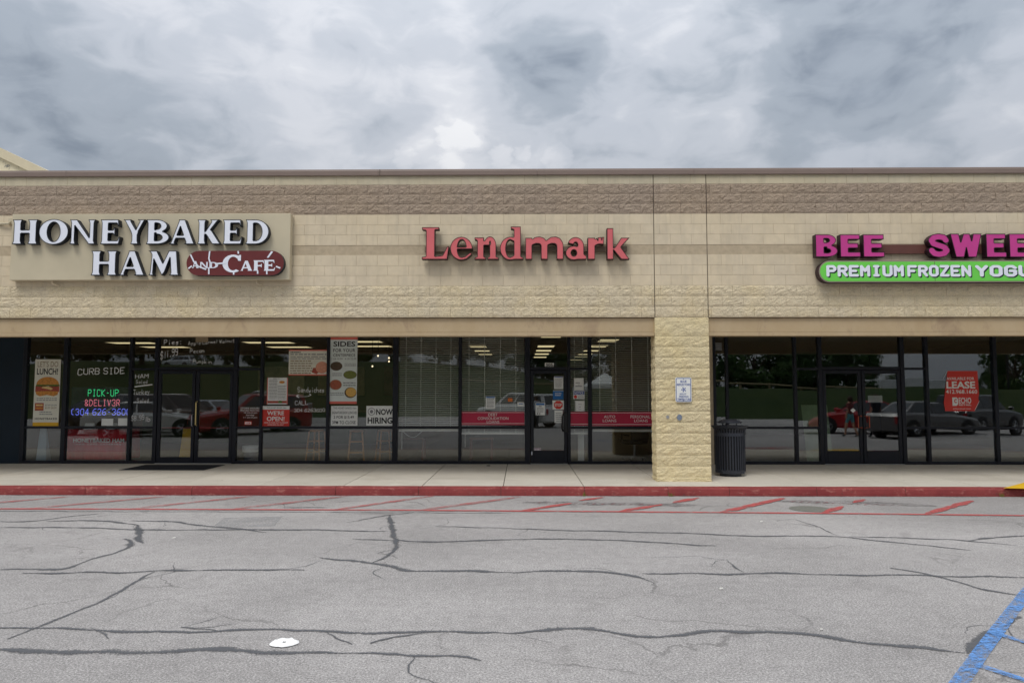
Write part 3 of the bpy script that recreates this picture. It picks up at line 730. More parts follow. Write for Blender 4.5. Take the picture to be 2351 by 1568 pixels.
def block(kind, name, x0, x1, z0, z1, parent, y=None):
    me = random.choice(MESH[kind]); o = link(bpy.data.objects.new(name, me))
    jt = .003 if kind in ('smooth', 'cap', 'accent') else .004
    y = YW if y is None else y
    if kind == 'accent': y += .03
    o.location = (x0 + jt / 2, y + random.uniform(-.0012, .0012), z0 + jt / 2)
    o.scale = (x1 - x0 - jt, 1.0, z1 - z0 - jt)
    o.parent = parent
    if parent.type == 'EMPTY': o.matrix_parent_inverse = Matrix.Translation(-Vector(parent.location))
def wall_section(xa, xb, parent, phase):
    for r, (kind, name, z0, z1) in enumerate(rows):
        off = phase + (BW / 2 if r % 2 else 0)
        x = xa - ((xa - off) % BW)
        while x < xb:
            a, b = max(x, xa), min(x + BW, xb)
            if b - a > .04: block(kind, name, a, b, z0, z1, parent)
            x += BW
sections = [(BXL, XJ1 - .007, .07), (XJ1 + .007, XJ2 - .007, XJ1 - .09), (XJ2 + .007, BXR, .19)]
zb, zt = Z['r3'], Z['cop']
for xa, xb, ph in sections:
    w = mk('upper_wall', join(box(xa, xb, YW + .0055, YW + .30, zb, Z['b3']), box(xa, xb, YW + .0055, YW + .30, Z['c1'] , zt)), M['mortar'], bld)
    w2 = mk('mortar_band', box(xa, xb, YW + .009, YW + .295, Z['b3'] + .001, Z['c1'] - .001), M['mortar_b'], w)
    wall_section(xa, xb, w, ph)
for xj in (XJ1, XJ2):
    mk('control_joint', box(xj - .0068, xj + .0068, YW + .006, YW + .2, zb, zt), M['joint'], bld)
# rest of the front outside the view, roof and shell
for xa, xb in ((-30, BXL - .002), (BXR + .002, 30)):
    mk('wall_extension', join(box(xa, xb, YW + .002, YW + .30, zb, Z['b3']), box(xa, xb, YW + .002, YW + .30, Z['c1'], zt)), M['smooth'], bld)
    mk('wall_extension_band', box(xa, xb, YW - .004, YW + .30, Z['b3'] + .001, Z['c1'] - .001), M['brown'], bld)
mk('roof', box(-30, 30, YW + .30, 37.5, 4.6, 4.8), M['soffit'], bld)
mk('rear_wall', box(-30, 30, 37.2, 37.5, -.1, 4.6), M['mortar'], bld)
for xa in (-30, 29.8): mk('end_wall', box(xa, xa + .2, YW + .3, 37.2, -.1, 4.6), M['mortar'], bld)
# metal coping in lengths, with a drip edge
cps = [-30, W(-300, 395, YW)[0], W(155, 395, YW)[0], W(869, 395, YW)[0], W(1233, 395, YW)[0], W(1592, 393, YW)[0], W(1955, 390, YW)[0], W(2480, 387, YW)[0], 30]
for a, b in zip(cps, cps[1:]):
    prof = [(-.035, -.012), (-.045, .0), (-.045, .075), (-.035, Z['top'] - Z['cop']), (.36, Z['top'] - Z['cop'] + .02), (.36, 0), (-.02, 0)]
    n = len(prof); v = [(x, YW + p, Z['cop'] + q) for x in (a + .002, b - .002) for p, q in prof]
    mk('coping', (v, [(i, (i + 1) % n, n + (i + 1) % n, n + i) for i in range(n)] + [tuple(range(n))[::-1], tuple(range(n, 2 * n))]), M['coping'], bld)
mk('coping_lap', box(cps[3] + .03, cps[3] + .04, YW - .05, YW - .044, Z['cop'] - .01, Z['top'] - .005), M['joint'], bld)
# pier: courses of full-width rock-faced block in front, returns at the sides
PX0, PX1 = W(1505, 900, YW)[0], W(1630, 900, YW)[0]
pier = mk('pier', box(PX0 + .02, PX1 - .02, YW + .012, YW + .52, SW - .05, zb - .003), M['mortar'], bld)
zc_ = [SW - .02, SW + .085]
while zc_[-1] < zb - .25: zc_.append(zc_[-1] + .2045)
zc_[-1] = zb - .004
for r in range(len(zc_) - 1):
    cut = [PX0, PX1]
    for a, b in zip(cut, cut[1:]): block('pier', 'pier_block', a, b, zc_[r], zc_[r + 1], pier)
    for sgn, xx in ((-1, PX0), (1, PX1)):
        o = link(bpy.data.objects.new('pier_block', random.choice(MESH['pier']))); o.parent = pier
        o.scale = (.40, 1, zc_[r + 1] - zc_[r] - .006)
        if sgn < 0: o.rotation_euler = (0, 0, R(-90)); o.location = (xx + .006, YW + .45 , zc_[r] + .003)
        else: o.rotation_euler = (0, 0, R(90)); o.location = (xx - .006, YW + .05, zc_[r] + .003)
mk('pier_scar', ([(W(1560 + 6 * math.cos(a), 958 + 7 * math.sin(a), YW - .027)[0], YW - .027 + .004 * math.sin(a * 3), W(1560 + 6 * math.cos(a), 958 + 7 * math.sin(a), YW - .027)[1]) for a in [i * .5236 for i in range(12)]], [tuple(range(12))[::-1]]), plain('grey_scrape', srgb(122, 134, 150), .8, .3, 40), pier)
mk('pier_scar', ([(W(1533 + 4 * math.cos(a), 957 + 4 * math.sin(a), YW - .026)[0], YW - .026, W(1533 + 4 * math.cos(a), 957 + 4 * math.sin(a), YW - .026)[1]) for a in [i * .785 for i in range(8)]], [tuple(range(8))[::-1]]), plain('grey_scrape_pale', srgb(150, 152, 152), .8, .3, 40), pier)
# fascia beams between the piers
FX = [(-24, PX0 + .0), (PX1 - .0, 24)]
for a, b in FX:
    f_ = mk('fascia', join(box(a, b, YW + .05, YW + .28, Z['f1'], zb - .012)), M['fascia'], bld)
    mk('fascia_lip', bbox(a, b, YW + .025, YW + .28, Z['f2'], Z['f1'] - .006, .004), M['fascia'], f_)
    mk('fascia_groove', box(a, b, YW + .09, YW + .27, Z['f1'] - .006, Z['f1']), M['joint'], f_)
ZT = 3.42                                      # head of the shopfront glazing, above the line of sight
mk('soffit', box(-29, 29, YW + .30, YG + .10, ZT + .03, ZT + .08), M['soffit'], bld)

# ---- shopfront framing
zrow = lambda py: W(1175, py, YG)[1]
ZS0, ZMID, ZHEAD = SW, zrow(981.5), zrow(847)
xg = lambda px: W(px, 920, YG)[0]
def mull(px, w, z0=SW, z1=ZT, name='mullion'):
    x = xg(px) if px is not None else 0
    return mk(name, bbox(x - w / 2, x + w / 2, YG - .06, YG + .07, z0, z1, .004), M['frame'], bld)
def rail(xa, xb, zc, h=.055, name='rail'):
    return mk(name, bbox(xa, xb, YG - .05, YG + .06, zc - h / 2, zc + h / 2, .004), M['frame'], bld)
def pane(xa, xb, z0, z1):
    t1, t2 = random.uniform(-.0022, .0022), random.uniform(-.0022, .0022)     # no two panes sit quite in one plane
    v, f = box(xa - .012, xb + .012, YG - .004, YG + .004, z0 - .012, z1 + .012)
    v = [(x, y + t1 * (1 if x > xa else -1) + t2 * (1 if z > z0 else -1), z) for x, y, z in v]
    return mk('glass_pane', (v, f), M['glass_b'] if xa > PX0 else M['glass'], bld)
def bay(pa, wa, pb, wb, mid=True, head=False):
    xa, xb = xg(pa) + wa / 2, xg(pb) - wb / 2
    rail(xa, xb, SW + .035, .07, 'sill')
    zs = [SW + .07]
    if mid: rail(xa, xb, ZMID); zs += [ZMID - .0275, ZMID + .0275]
    if head: rail(xa, xb, ZHEAD); zs += [ZHEAD - .0275, ZHEAD + .0275]
    zs.append(ZT)
    for i in range(0, len(zs), 2): pane(xa, xb, zs[i], zs[i + 1])
def door(pa, wa, pb, wb, leaves, hinge=None):
    xa, xb = xg(pa) + wa / 2, xg(pb) - wb / 2
    rail(xa, xb, ZHEAD + .01, .075, 'door_header'); pane(xa, xb, ZHEAD + .0475, ZT)
    xm = [xa + (xb - xa) * i / leaves for i in range(leaves + 1)]
    out = []
    for i in range(leaves):
        a, b = xm[i] + .008, xm[i + 1] - .008; z0, z1 = SW + .015, ZHEAD - .035; s = .075
        bot = .30 if (leaves == 1 or pa > 1500) else .14
        d = mk('door', join(bbox(a, a + s, YG - .045, YG + .02, z0, z1), bbox(b - s, b, YG - .045, YG + .02, z0, z1), bbox(a + s, b - s, YG - .043, YG + .018, z1 - .08, z1), bbox(a + s, b - s, YG - .043, YG + .018, z0, z0 + bot)), M['frame'], bld)
        mk('glass_pane', box(a + s - .01, b - s + .01, YG - .016, YG - .008, z0 + bot - .01, z1 - .07), M['glass_b'] if a > PX0 else M['glass'], d)
        out.append((d, a, b, z0, z1))
    mk('threshold', bbox(xa, xb, YG - .12, YG + .05, SW + .0045, SW + .014, .003), plain('aluminium_threshold', srgb(170, 170, 168), .4, .1), bld)
    return out
# bays: (mullion px, width)
m0, m1, m2, m3, m4, m5, m6, m7, m8, m9, m10, m11 = (57, .09), (150, .10), (300, .07), (359, .09), (541, .09), (601, .065), (753.5, .07), (908, .12), (1056.5, .075), (1211, .13), (1306, .07), (1354, .09)
n0, n1, n2, n3, n4, n5 = (1669, .065), (1826, .07), (1883, .09), (2072, .09), (2128, .075), (2285, .085)
for m in (m0, m1, m2, m3, m4, m5, m6, m7, m8, m9, m10, m11, n0, n1, n2, n3, n4, n5): mull(*m)
bay(*m0, *m1); bay(*m1, *m2); bay(*m2, *m3, head=True); dl = door(*m3, *m4, 2); bay(*m4, *m5, head=True); bay(*m5, *m6); bay(*m6, *m7)
bay(*m7, *m8); bay(*m8, *m9); dc = door(*m9, *m10, 1); bay(*m10, *m11, head=True)
ex = (1520, .07); mull(*ex); bay(*m11, *ex)
ex2 = (1640, .07); mull(*ex2); bay(*ex2, *n0)
bay(*n0, *n1); bay(*n1, *n2, head=True); dr = door(*n2, *n3, 2); bay(*n3, *n4, head=True); bay(*n4, *n5); n6 = (2440, .08); mull(*n6); bay(*n5, *n6)
xa, xb = xg(1520) + .035, xg(1640) - .035
mk('infill_wall', box(xa, xb, YG - .05, YG + .1, SW, ZT), M['mortar'], bld)
mk('dark_panel', box(-29, xg(57) - .045, YG - .05, YG + .08, SW, ZT), M['darkwall'], bld)
mk('blank_panel', box(xg(2440) + .04, 29, YG - .05, YG + .08, SW, ZT), M['darkwall'], bld)
# door hardware
brass = plain('pale_gold_handle', srgb(214, 190, 130), .3, .05, metal=.6)
steel = plain('satin_steel', srgb(150, 152, 156), .3, .08, metal=.8)
copper = plain('orange_bronze_handle', srgb(176, 92, 66), .35, .1, metal=.5)
blk = plain('black_plastic', srgb(18, 18, 20), .45, .1)
def hbar(par, x0, x1, z, mat): mk('push_bar', tube([(x0, YG + .05, z), (x1, YG + .05, z)], .016), mat, par)
for d, a, b, z0, z1 in dl:
    hbar(d, a + .07, b - .07, z0 + .82, plain('dull_red_bar', srgb(120, 52, 48), .5, .1))
d, a, b, z0, z1 = dl[1]
x = a + .04
mk('handle', tube([(x, YG - .045, z0 + .88), (x, YG - .10, z0 + .9), (x, YG - .10, z0 + 1.42), (x, YG - .045, z0 + 1.44)], .016), brass, d)
d, a, b, z0, z1 = dl[0]
mk('handle', tube([(b - .035, YG - .045, z0 + .86), (b - .035, YG - .1, z0 + .88), (b - .035, YG - .1, z0 + 1.12), (b - .035, YG - .045, z0 + 1.14)], .014), steel, d)
d, a, b, z0, z1 = dc[0]
mk('handle', join(bbox(b - .085, b + .01, YG - .075, YG - .046, z0 + .72, z0 + 1.18, .012), tube([(b - .10, YG - .05, z0 + .76), (b - .12, YG - .11, z0 + .8), (b - .12, YG - .11, z0 + 1.1), (b - .10, YG - .05, z0 + 1.14)], .018)), blk, d)
mk('door_stop', bbox(a + .015, a + .04, YG - .075, YG - .046, z0 + .2, z0 + .28, .004), M['signwhite'], d)
for (d, a, b, z0, z1), s in ((dr[0], 1), (dr[1], -1)):
    x = b if s > 0 else a
    mk('handle', tube([(x - s * .035, YG - .046, z0 + .82), (x - s * .035, YG - .1, z0 + .84), (x - s * .12, YG - .1, z0 + .84), (x - s * .12, YG - .1, z0 + 1.10), (x - s * .035, YG - .1, z0 + 1.10), (x - s * .035, YG - .046, z0 + 1.12)], .011), copper, d)
    mk('lock', bbox(min(x - s * .07, x - s * .01), max(x - s * .07, x - s * .01), YG - .07, YG - .046, z0 + .70, z0 + .80, .006), blk, d)

# ---- rooms behind the glass
M['tile'] = plain('dark_floor', srgb(48, 43, 40), .5, .2, 3)
M['wall_tan'] = plain('tan_wall', srgb(116, 100, 78), .8, .1, 1)
M['wall_grey'] = plain('grey_wall', srgb(110, 112, 118), .8, .1, 1)
M['ceil'] = plain('ceiling_tile', srgb(150, 148, 142), .9, .08, 2)
M['tube'] = glow('fluorescent_panel', (1.0, .82, .45, 1), .7)
XA, XB, XC, XD = -14.5, xg(908), xg(1560), 14.5
ZC = 3.34
rooms = [(XA, XB, 27.0, M['wall_tan']), (XB, XC, 35.0, M['wall_grey']), (XC, XD, 30.0, plain('bare_wall', srgb(70, 74, 74), .9, .2, .8))]
for i, (xa, xb, yb, wm) in enumerate(rooms):
    mk('room_floor', box(xa + .05, xb - .05, YG + .03, yb, -.05, SW - .002), M['tile'], bld)
    mk('room_ceiling', box(xa + .05, xb - .05, YG + .11, yb, ZC, ZC + .05), M['ceil'], bld)
    mk('room_back_wall', box(xa, xb, yb, yb + .1, SW - .05, ZC + .1), wm, bld)
for x in (XA, XB, XC, XD): mk('party_wall', box(x - .05, x + .05, YG + .09, 36, SW - .05, ZC + .1), M['wall_tan'], bld)
def troffer(x0, x1, y0, y1, lab, grp):
    t = thing('ceiling_light', lab, 'ceiling light', ((x0 + x1) / 2, (y0 + y1) / 2, ZC - .012), group=grp)
    mk('light_frame', join(box(x0 - .03, x1 + .03, y0 - .03, y0, ZC - .012, ZC - .001), box(x0 - .03, x1 + .03, y1, y1 + .03, ZC - .012, ZC - .001), box(x0 - .03, x0, y0, y1, ZC - .012, ZC - .001), box(x1, x1 + .03, y0, y1, ZC - .012, ZC - .001)), M['ceil'], t)
    mk('diffuser', box(x0, x1, y0, y1, ZC - .009, ZC - .003), M['tube'], t)
def ray_ceil(px, py):
    return G(px, py, ZC)
HL = {254: 'glowing long ceiling light above the lit letters, nearer the glass', 330: 'glowing long ceiling light behind the pie list writing', 563: 'glowing long ceiling light right of the ham shop doors, nearer the glass', 618: 'glowing long ceiling light just above the wide menu poster', 800: 'glowing long ceiling light beside the sides banner, nearer the glass', 801: 'glowing long ceiling light beside the sides banner, farther in'}
for px0, px1, py in ((254, 358, 787), (330, 431, 796.5), (563, 672, 786), (618, 712, 796.5), (800, 876, 784), (801, 898, 794.5)):
    a, y = ray_ceil(px0, py); b, _ = ray_ceil(px1, py)
    troffer(a, b, y - .36, y + .36, HL[px0], 'ham shop ceiling lights')
for cx_, rws in ((-1.42, (24.3, 26.8, 29.2)), (.82, (19.9, 24.3, 26.8, 29.2, 31.8)), (2.55, (21.6, 24.3, 26.8, 29.2, 31.8, 34))):
    for k, y in enumerate(rws): troffer(cx_ - .27, cx_ + .27, y - .5, y + .5, ('nearest', 'second', 'third', 'fourth', 'fifth', 'farthest')[k] + ' glowing ceiling light of the row behind the ' + {-1.42: 'debt loans window', .82: 'office door', 2.55: 'sidelight and pier window'}[cx_], 'loan office ceiling lights')
# ham shop: back counter, menu wall, pendants
ctr = thing('serving_counter', 'dim serving counter at the back of the ham shop', 'counter', ((XA + XB) / 2, 24.5, SW))
mk('counter_front', bbox(XA + 2.0, XB - 1.2, 24.4, 25.2, SW, SW + 1.0, .01), plain('counter_green', srgb(64, 84, 60), .6, .1), ctr)
mk('counter_top', bbox(XA + 1.9, XB - 1.1, 24.3, 25.3, SW + 1.0, SW + 1.06, .01), M['wall_tan'], ctr)
for k, x in enumerate((-9.6, -7.4, -5.0)):
    b_ = tag(mk('menu_board', bbox(x, x + 1.7, 26.9, 26.98, 1.7, 2.75, .01), plain('menu_board_face%d' % k, (srgb(196, 186, 160), srgb(170, 150, 120), srgb(120, 66, 58))[k], .6, .25, 5)), ('pale menu board hanging on the far wall of the ham shop', 'tan menu board in the middle of the ham shop wall', 'dark red menu board on the ham shop wall near the blinds')[k], 'menu board')
for k, (px, py) in enumerate(((855, 841), (868, 817), (893, 822), (893, 830), (547, 826))):
    x, z = W(px, py, 21.0)
    p_ = thing('pendant_lamp', ('small round pendant lamp glowing lowest beside the sides banner', 'small pendant lamp high behind the window beside the sides banner', 'upper small lamp close to the blinds', 'lower small lamp close to the blinds', 'small warm pendant lamp behind the ham shop door')[k], 'lamp', (x, 21, z))
    mk('bulb', lathe([(.001, -.025), (.016, -.02), (.026, 0), (.016, .02), (.008, .03)], (x, 21, z), 12), glow('warm_bulb%d' % k, (1, .8, .5, 1), 1.6), p_, smooth=True)
    mk('cord', tube([(x, 21, z + .06), (x, 21, ZC)], .006, 6), blk, p_)
# ------------------------------------------------------------------ shop signs
def letters_on(sign, word, spans, y0, y1, Yf, depth, fm, rm, prefix='', baseline=True):
    for ch, (a, b) in zip(word, spans):
        sh = serif(prefix + ch)
        V, F, B = sh
        xa, xb = W(a, (y0 + y1) / 2, Yf)[0], W(b, (y0 + y1) / 2, Yf)[0]
        zt_, zb_ = W((a + b) / 2, y0, Yf)[1], W((a + b) / 2, y1, Yf)[1]
        bx = bounds2(V); sx = (xb - xa) / (bx[1] - bx[0]); h = zt_ - zb_
        P = [((v[0] - bx[0]) * sx + xa, zb_ + v[1] * h) for v in V]
        sh = (P, F, B)
        n = len(P)
        ret = mk('letter', sides(sh, Yf + .003, Yf + depth), rm, sign)
        # a thin dark rim shows round each face: the face is the same outline pulled in
        mk('letter_face', flat(sh, Yf + .003), fm, ret)
        rim = []
        for p, q in B:
            x0, z0 = P[p]; x1, z1 = P[q]; l = math.hypot(x1 - x0, z1 - z0)
            if l < 1e-6: continue
            nx_, nz_ = -(z1 - z0) / l * .011, (x1 - x0) / l * .011
            rim.append((([(x0, Yf, z0), (x1, Yf, z1), (x1 + nx_, Yf, z1 + nz_), (x0 + nx_, Yf, z0 + nz_), (x0, Yf + .004, z0), (x1, Yf + .004, z1)]), [(0, 1, 2, 3), (1, 0, 4, 5)]))
        mk('letter_rim', join(*rim), rm, ret)
ZX = lambda v: v * .3333
# honeybaked ham
YP = YW - .16
x0, x1, z0, z1 = rectW(25, 491, 666, 643, YP)
hs = thing('ham_shop_sign', 'large sage sign board with white raised letters above the left shop', 'sign', ((x0 + x1) / 2, YP, z0))
mk('sign_panel', bbox(x0, x1, YP, YW - .012, z0, z1, .006), M['signpanel'], hs)
YF = YP - .12
letters_on(hs, 'HONEYBAKED', [(ZX(a), ZX(b)) for a, b in ((85, 258), (268, 470), (480, 655), (692, 828), (850, 1000), (1008, 1165), (1165, 1345), (1360, 1525), (1535, 1670), (1692, 1852))], 504.5, 560.5, YF, .119, M['signwhite'], M['signnavy'])
letters_on(hs, 'HAM', [(ZX(a), ZX(b)) for a, b in ((628, 805), (818, 1000), (1022, 1237))], 576, 632, YF, .119, M['signwhite'], M['signnavy'])
px0, px1, pz0, pz1 = rectW(428, 576, 651.5, 632.5, YF)
pl = union([pill(px0, px1, pz0, pz1)])
ov = mk('oval_box', sides(pl, YF, YF + .119), M['signnavy'], hs)
mk('oval_face', flat(pl, YF), M['maroon'], ov)
pw = M['signwhite']
def on_oval(a, b, c, d, shape, y=YF - .006):
    r = rectW(a, b, c, d, YF); sh = fit2(shape, *r)
    mk('lettering', join(flat(sh, y), sides(sh, y, YF - .0005)), pw, ov)
on_oval(511, 585, 553, 626, serif('C'))
on_oval(552, 599, 580, 622, serif('A')); on_oval(582, 598, 606, 622, serif('F')); on_oval(606, 597, 632, 622, serif('E'))
on_oval(613, 577, 627, 592, union([[(0, 0), (.3, 0), (1, .9), (.7, 1)]]), YF - .009)
on_oval(441, 600, 457, 616, serif('A')); on_oval(459, 602, 478, 616, serif('N')); on_oval(480, 602, 501, 616, serif('D'))
for pts in ([(438, 585), (446, 602), (456, 612)], [(482, 577), (480, 594), (484, 606)], [(433, 617), (441, 611)], [(498, 606), (520, 604)], [(634, 612), (644, 616)], [(547, 577), (548, 583)], [(480, 614), (480, 630)], [(537, 626), (537, 631)], [(592, 622), (592, 629)], [(613, 622), (613, 630)], [(456, 612), (474, 619)]):
    r = [W(a, b, YF) for a, b in pts]
    mk('crack_line', flat(union(stroke(r, .028, False)), YF - .011), pw, ov)
for px in (122, 590): # conduit stubs under the board
    xx, zz = W(px, 649, YW - .05); mk('conduit', tube([(xx, YW - .08, z0 + .02), (xx, YW - .08, z0 - .05), (xx + .06, YW - .03, z0 - .08), (xx + .1, YW + .0, z0 - .08)], .016), M['smooth'], hs)
xx, zz = W(10, 512, YW - .05)
bx_ = thing('wall_bracket', 'small cream bracket on the wall beside the white letter H', 'bracket', (xx, YW, zz))
mk('bracket_arm', tube([(xx - .22, YW - .01, zz + .01), (xx - .05, YW - .05, zz - .02), (xx + .09, YW - .06, zz - .02), (xx + .11, YW - .0, zz + .06)], .025), M['cap'], bx_)
mk('bracket_plate', bbox(xx + .06, xx + .15, YW - .03, YW - .002, zz - .02, zz + .1, .004), M['cap'], bx_)

# lendmark
YL = YW - .20
ls = thing('loan_office_sign', 'row of faded red raised letters on the wall above the blinds', 'sign', (W(1200, 600, YL)[0], YL, W(1200, 597, YL)[1]))
LX = lambda v: 783.6 + v * .3333
letters_on(ls, 'Lendmark', [(LX(a), LX(b)) for a, b in ((555, 742), (750, 903), (918, 1085), (1093, 1255), (1268, 1530), (1545, 1690), (1697, 1812), (1830, 1985))], 522, 595.5, YL, .15, M['lend'], M['lendret'])
r0 = rectW(975, 566, 1440, 578, YW - .05)
mk('raceway', bbox(r0[0], r0[1], YW - .052, YW - .004, r0[2], r0[3], .004), M['accent'], ls)

# bee sweet
YB = YW - .22
bs = thing('yogurt_shop_sign', 'magenta raised letters over a long lime green rounded sign box', 'sign', (W(2100, 600, YB)[0], YB, W(2100, 648, YB)[1]))
BX = lambda v: (2560 + v * .5444) * .6122
r0 = rectW(1866, 562, 2540, 583, YW - .05)
mk('raceway', bbox(r0[0], r0[1], YW - .07, YW - .036, r0[2], r0[3], .004), M['raceway'], bs)
letters_on(bs, 'BEE', [(BX(a), BX(b)) for a, b in ((916, 1068), (1086, 1225), (1245, 1390))], 538.5, 590, YB, .15, M['magenta'], M['purpleret'], 'b_')
letters_on(bs, 'SWEET', [(BX(a), BX(b)) for a, b in ((1692, 1842), (1846, 2062), (2092, 2230), (2252, 2395), (2410, 2560))], 537, 590.5, YB, .15, M['magenta'], M['purpleret'], 'b_')
for a, b in zip((0, 1), (0, 1)): pass
q0 = rectW(1880, 598, 2600, 648, YB)
pl = union([pill(q0[0], q0[1], q0[2], q0[3])])
gb = mk('green_box', sides(pl, YB + .002, YB + .18), M['purpleret'], bs)
mk('box_rim', flat(pl, YB + .002), plain('pinkish_rim', srgb(150, 132, 124), .5, .05), gb)
sx_ = .022
pl2 = union([pill(q0[0] + sx_, q0[1] - sx_, q0[2] + sx_, q0[3] - sx_)])
mk('green_face', join(flat(pl2, YB - .004), sides(pl2, YB - .004, YB + .002)), M['lime'], gb)
xs_ = W(2146, 622, YB)[0]
mk('face_seam', box(xs_ - .004, xs_ + .004, YB - .0055, YB - .003, q0[2] + sx_, q0[3] - sx_), M['joint'], gb)
word = [('PREMIUM', 988, 1522), ('FROZEN', 1545, 1985), ('YOGURT', 2012, 2600)]
for wd, a, b in word:
    for yo, mt, dx, dz, bo in ((-.006, M['signnavy'], .022, -.022, .014), (-.012, M['signwhite'], 0, 0, .012)):
        sh = hand(wd, 1.75, 0, 1, 2.3)
        r = rectW(BX(a), 609, BX(b), 635.5, YB)
        V, F, B = fit2(sh, *r); sh = ([(p + dx, q + dz) for p, q in V], F, B)
        mk('lettering', flat(sh, YB + yo), mt, gb)

# pier sign
YS = YW - .045
r = rectW(1550.6, 866.4, 1587.8, 922.8, YS)
ps = thing('pier_notice_sign', 'white metal notice with blue border and snowflake fan on the block pier', 'sign', ((r[0] + r[1]) / 2, YS, r[2]))
def rrect(x0, x1, z0, z1, rad, n=5):
    out = []
    for cx_, cz_, a0 in ((x1 - rad, z1 - rad, 0), (x0 + rad, z1 - rad, 90), (x0 + rad, z0 + rad, 180), (x1 - rad, z0 + rad, 270)):
        out += [(cx_ + rad * math.cos(R(a0 + 90 * i / n)), cz_ + rad * math.sin(R(a0 + 90 * i / n))) for i in range(n + 1)]
    return out
pl = union([rrect(*r, .03)]); mk('plate', join(flat(pl, YS), sides(pl, YS, YS + .004)), M['white'], ps)
o_ = rrect(r[0] + .012, r[1] - .012, r[2] + .012, r[3] - .012, .024); i_ = rrect(r[0] + .022, r[1] - .022, r[2] + .022, r[3] - .022, .018)
n = len(o_); mk('border', ([(x, YS - .002, z) for x, z in o_ + i_], [(i, (i + 1) % n, n + (i + 1) % n, n + i) for i in range(n)]), M['navy_ink'], ps)
def on_sign(par, r, u0, v0, u1, v1, shape, mat, y, name='lettering'):
    w, h = r[1] - r[0], r[3] - r[2]
    sh = fit2(shape, r[0] + u0 * w, r[0] + u1 * w, r[3] - v1 * h, r[3] - v0 * h)
    return mk(name, flat(sh, y), mat, par)
for t_, u0, v0, u1, v1 in (('BLUE', .32, .12, .7, .215), ('REFLECTORS', .1, .25, .92, .34), ('INDICATE', .26, .64, .66, .71), ('FREEZING', .22, .745, .8, .82), ('TEMPERATURE', .1, .85, .92, .93)):
    on_sign(ps, r, u0, v0, u1, v1, printed(t_, .02), M['navy_ink'], YS - .002)
on_sign(ps, r, .36, .39, .66, .6, union([stroke([(.0, .0), (.6 * math.cos(R(a)), .6 * math.sin(R(a)))], .1, False, [.06, .3])[0] for a in (40, 112, 184, 256, 328)]), M['navy_ink'], YS - .002, 'fan_mark')
for dz in (.03, r[3] - r[2] - .03): mk('bolt', lathe([(.001, -.006), (.008, -.005), (.009, 0)], ((r[0] + r[1]) / 2, YS - .002, r[2] + dz), 10, 'y'), steel, ps)

# ------------------------------------------------------------------ posters and lettering on the glass
YIN, YOUT = YG - .014, YG - .013        # prints are stuck on the outer face of the glass
def poster(name, label, cat, px, mat, items, Y=YIN, group=None, thick=.003, shear=0.0):
    r = rectW(*px, Y)
    t = thing(name, label, cat, ((r[0] + r[1]) / 2, Y, r[2]), group=group)
    mk('sheet', box(r[0], r[1], Y, Y + thick, r[2], r[3]), mat, t)
    k = 0
    for it in items:
        k += 1; y = Y - .0006 - .0004 * (k % 4) - (.0004 if it[0] != 'r' else 0)
        if it[0] == 't': on_sign(t, r, *it[2], printed(it[1], *(it[4] if len(it) > 4 else (.01,))), it[3], y)
        elif it[0] == 'h': on_sign(t, r, *it[2], hand(it[1], .7, .2, k), it[3], y)
        elif it[0] == 'r': on_sign(t, r, *it[1], union([rr(0, 0, 1, 1)]), it[2], y, 'band')
        elif it[0] == 'e': on_sign(t, r, *it[1], union([disc(0, 0, 1)]), it[2], y, 'picture')
        elif it[0] == 'p': on_sign(t, r, *it[1], union(it[3]), it[2], y, 'picture')
        elif it[0] == 'l':                         # small print too fine to read: rows of broken rules
            u0, v0, u1, v1 = it[1]; rows_ = it[3]; rd = random.Random(k); ps_ = []
            for q in range(rows_):
                x = 0
                while x < .95:
                    w_ = rd.uniform(.06, .2); ps_.append(rr(x, (rows_ - q - 1) / rows_ + .3 / rows_, min(1, x + w_), (rows_ - q) / rows_ - .3 / rows_)); x += w_ + .03
            on_sign(t, r, u0, v0, u1, v1, union(ps_), it[2], y, 'small_print')
    return t
bun = plain('toasted_bun_print', srgb(206, 140, 62), .6, .35, 26); ham = plain('ham_print', srgb(170, 78, 62), .6, .4, 40); leaf_p = plain('lettuce_print', srgb(92, 112, 48), .6, .4, 50); cheese = plain('cheese_print', srgb(226, 196, 130), .6, .2, 40)
mac = plain('macaroni_print', srgb(222, 176, 92), .6, .4, 70); bean = plain('green_bean_print', srgb(120, 128, 62), .6, .55, 60); sweet = plain('baked_bean_print', srgb(168, 92, 66), .6, .25, 40); pot = plain('dark_dish_print', srgb(86, 70, 52), .6, .2)
top_bun = [(math.cos(R(a)), .0 + math.sin(R(a)) * 1.0) for a in range(0, 181, 12)]
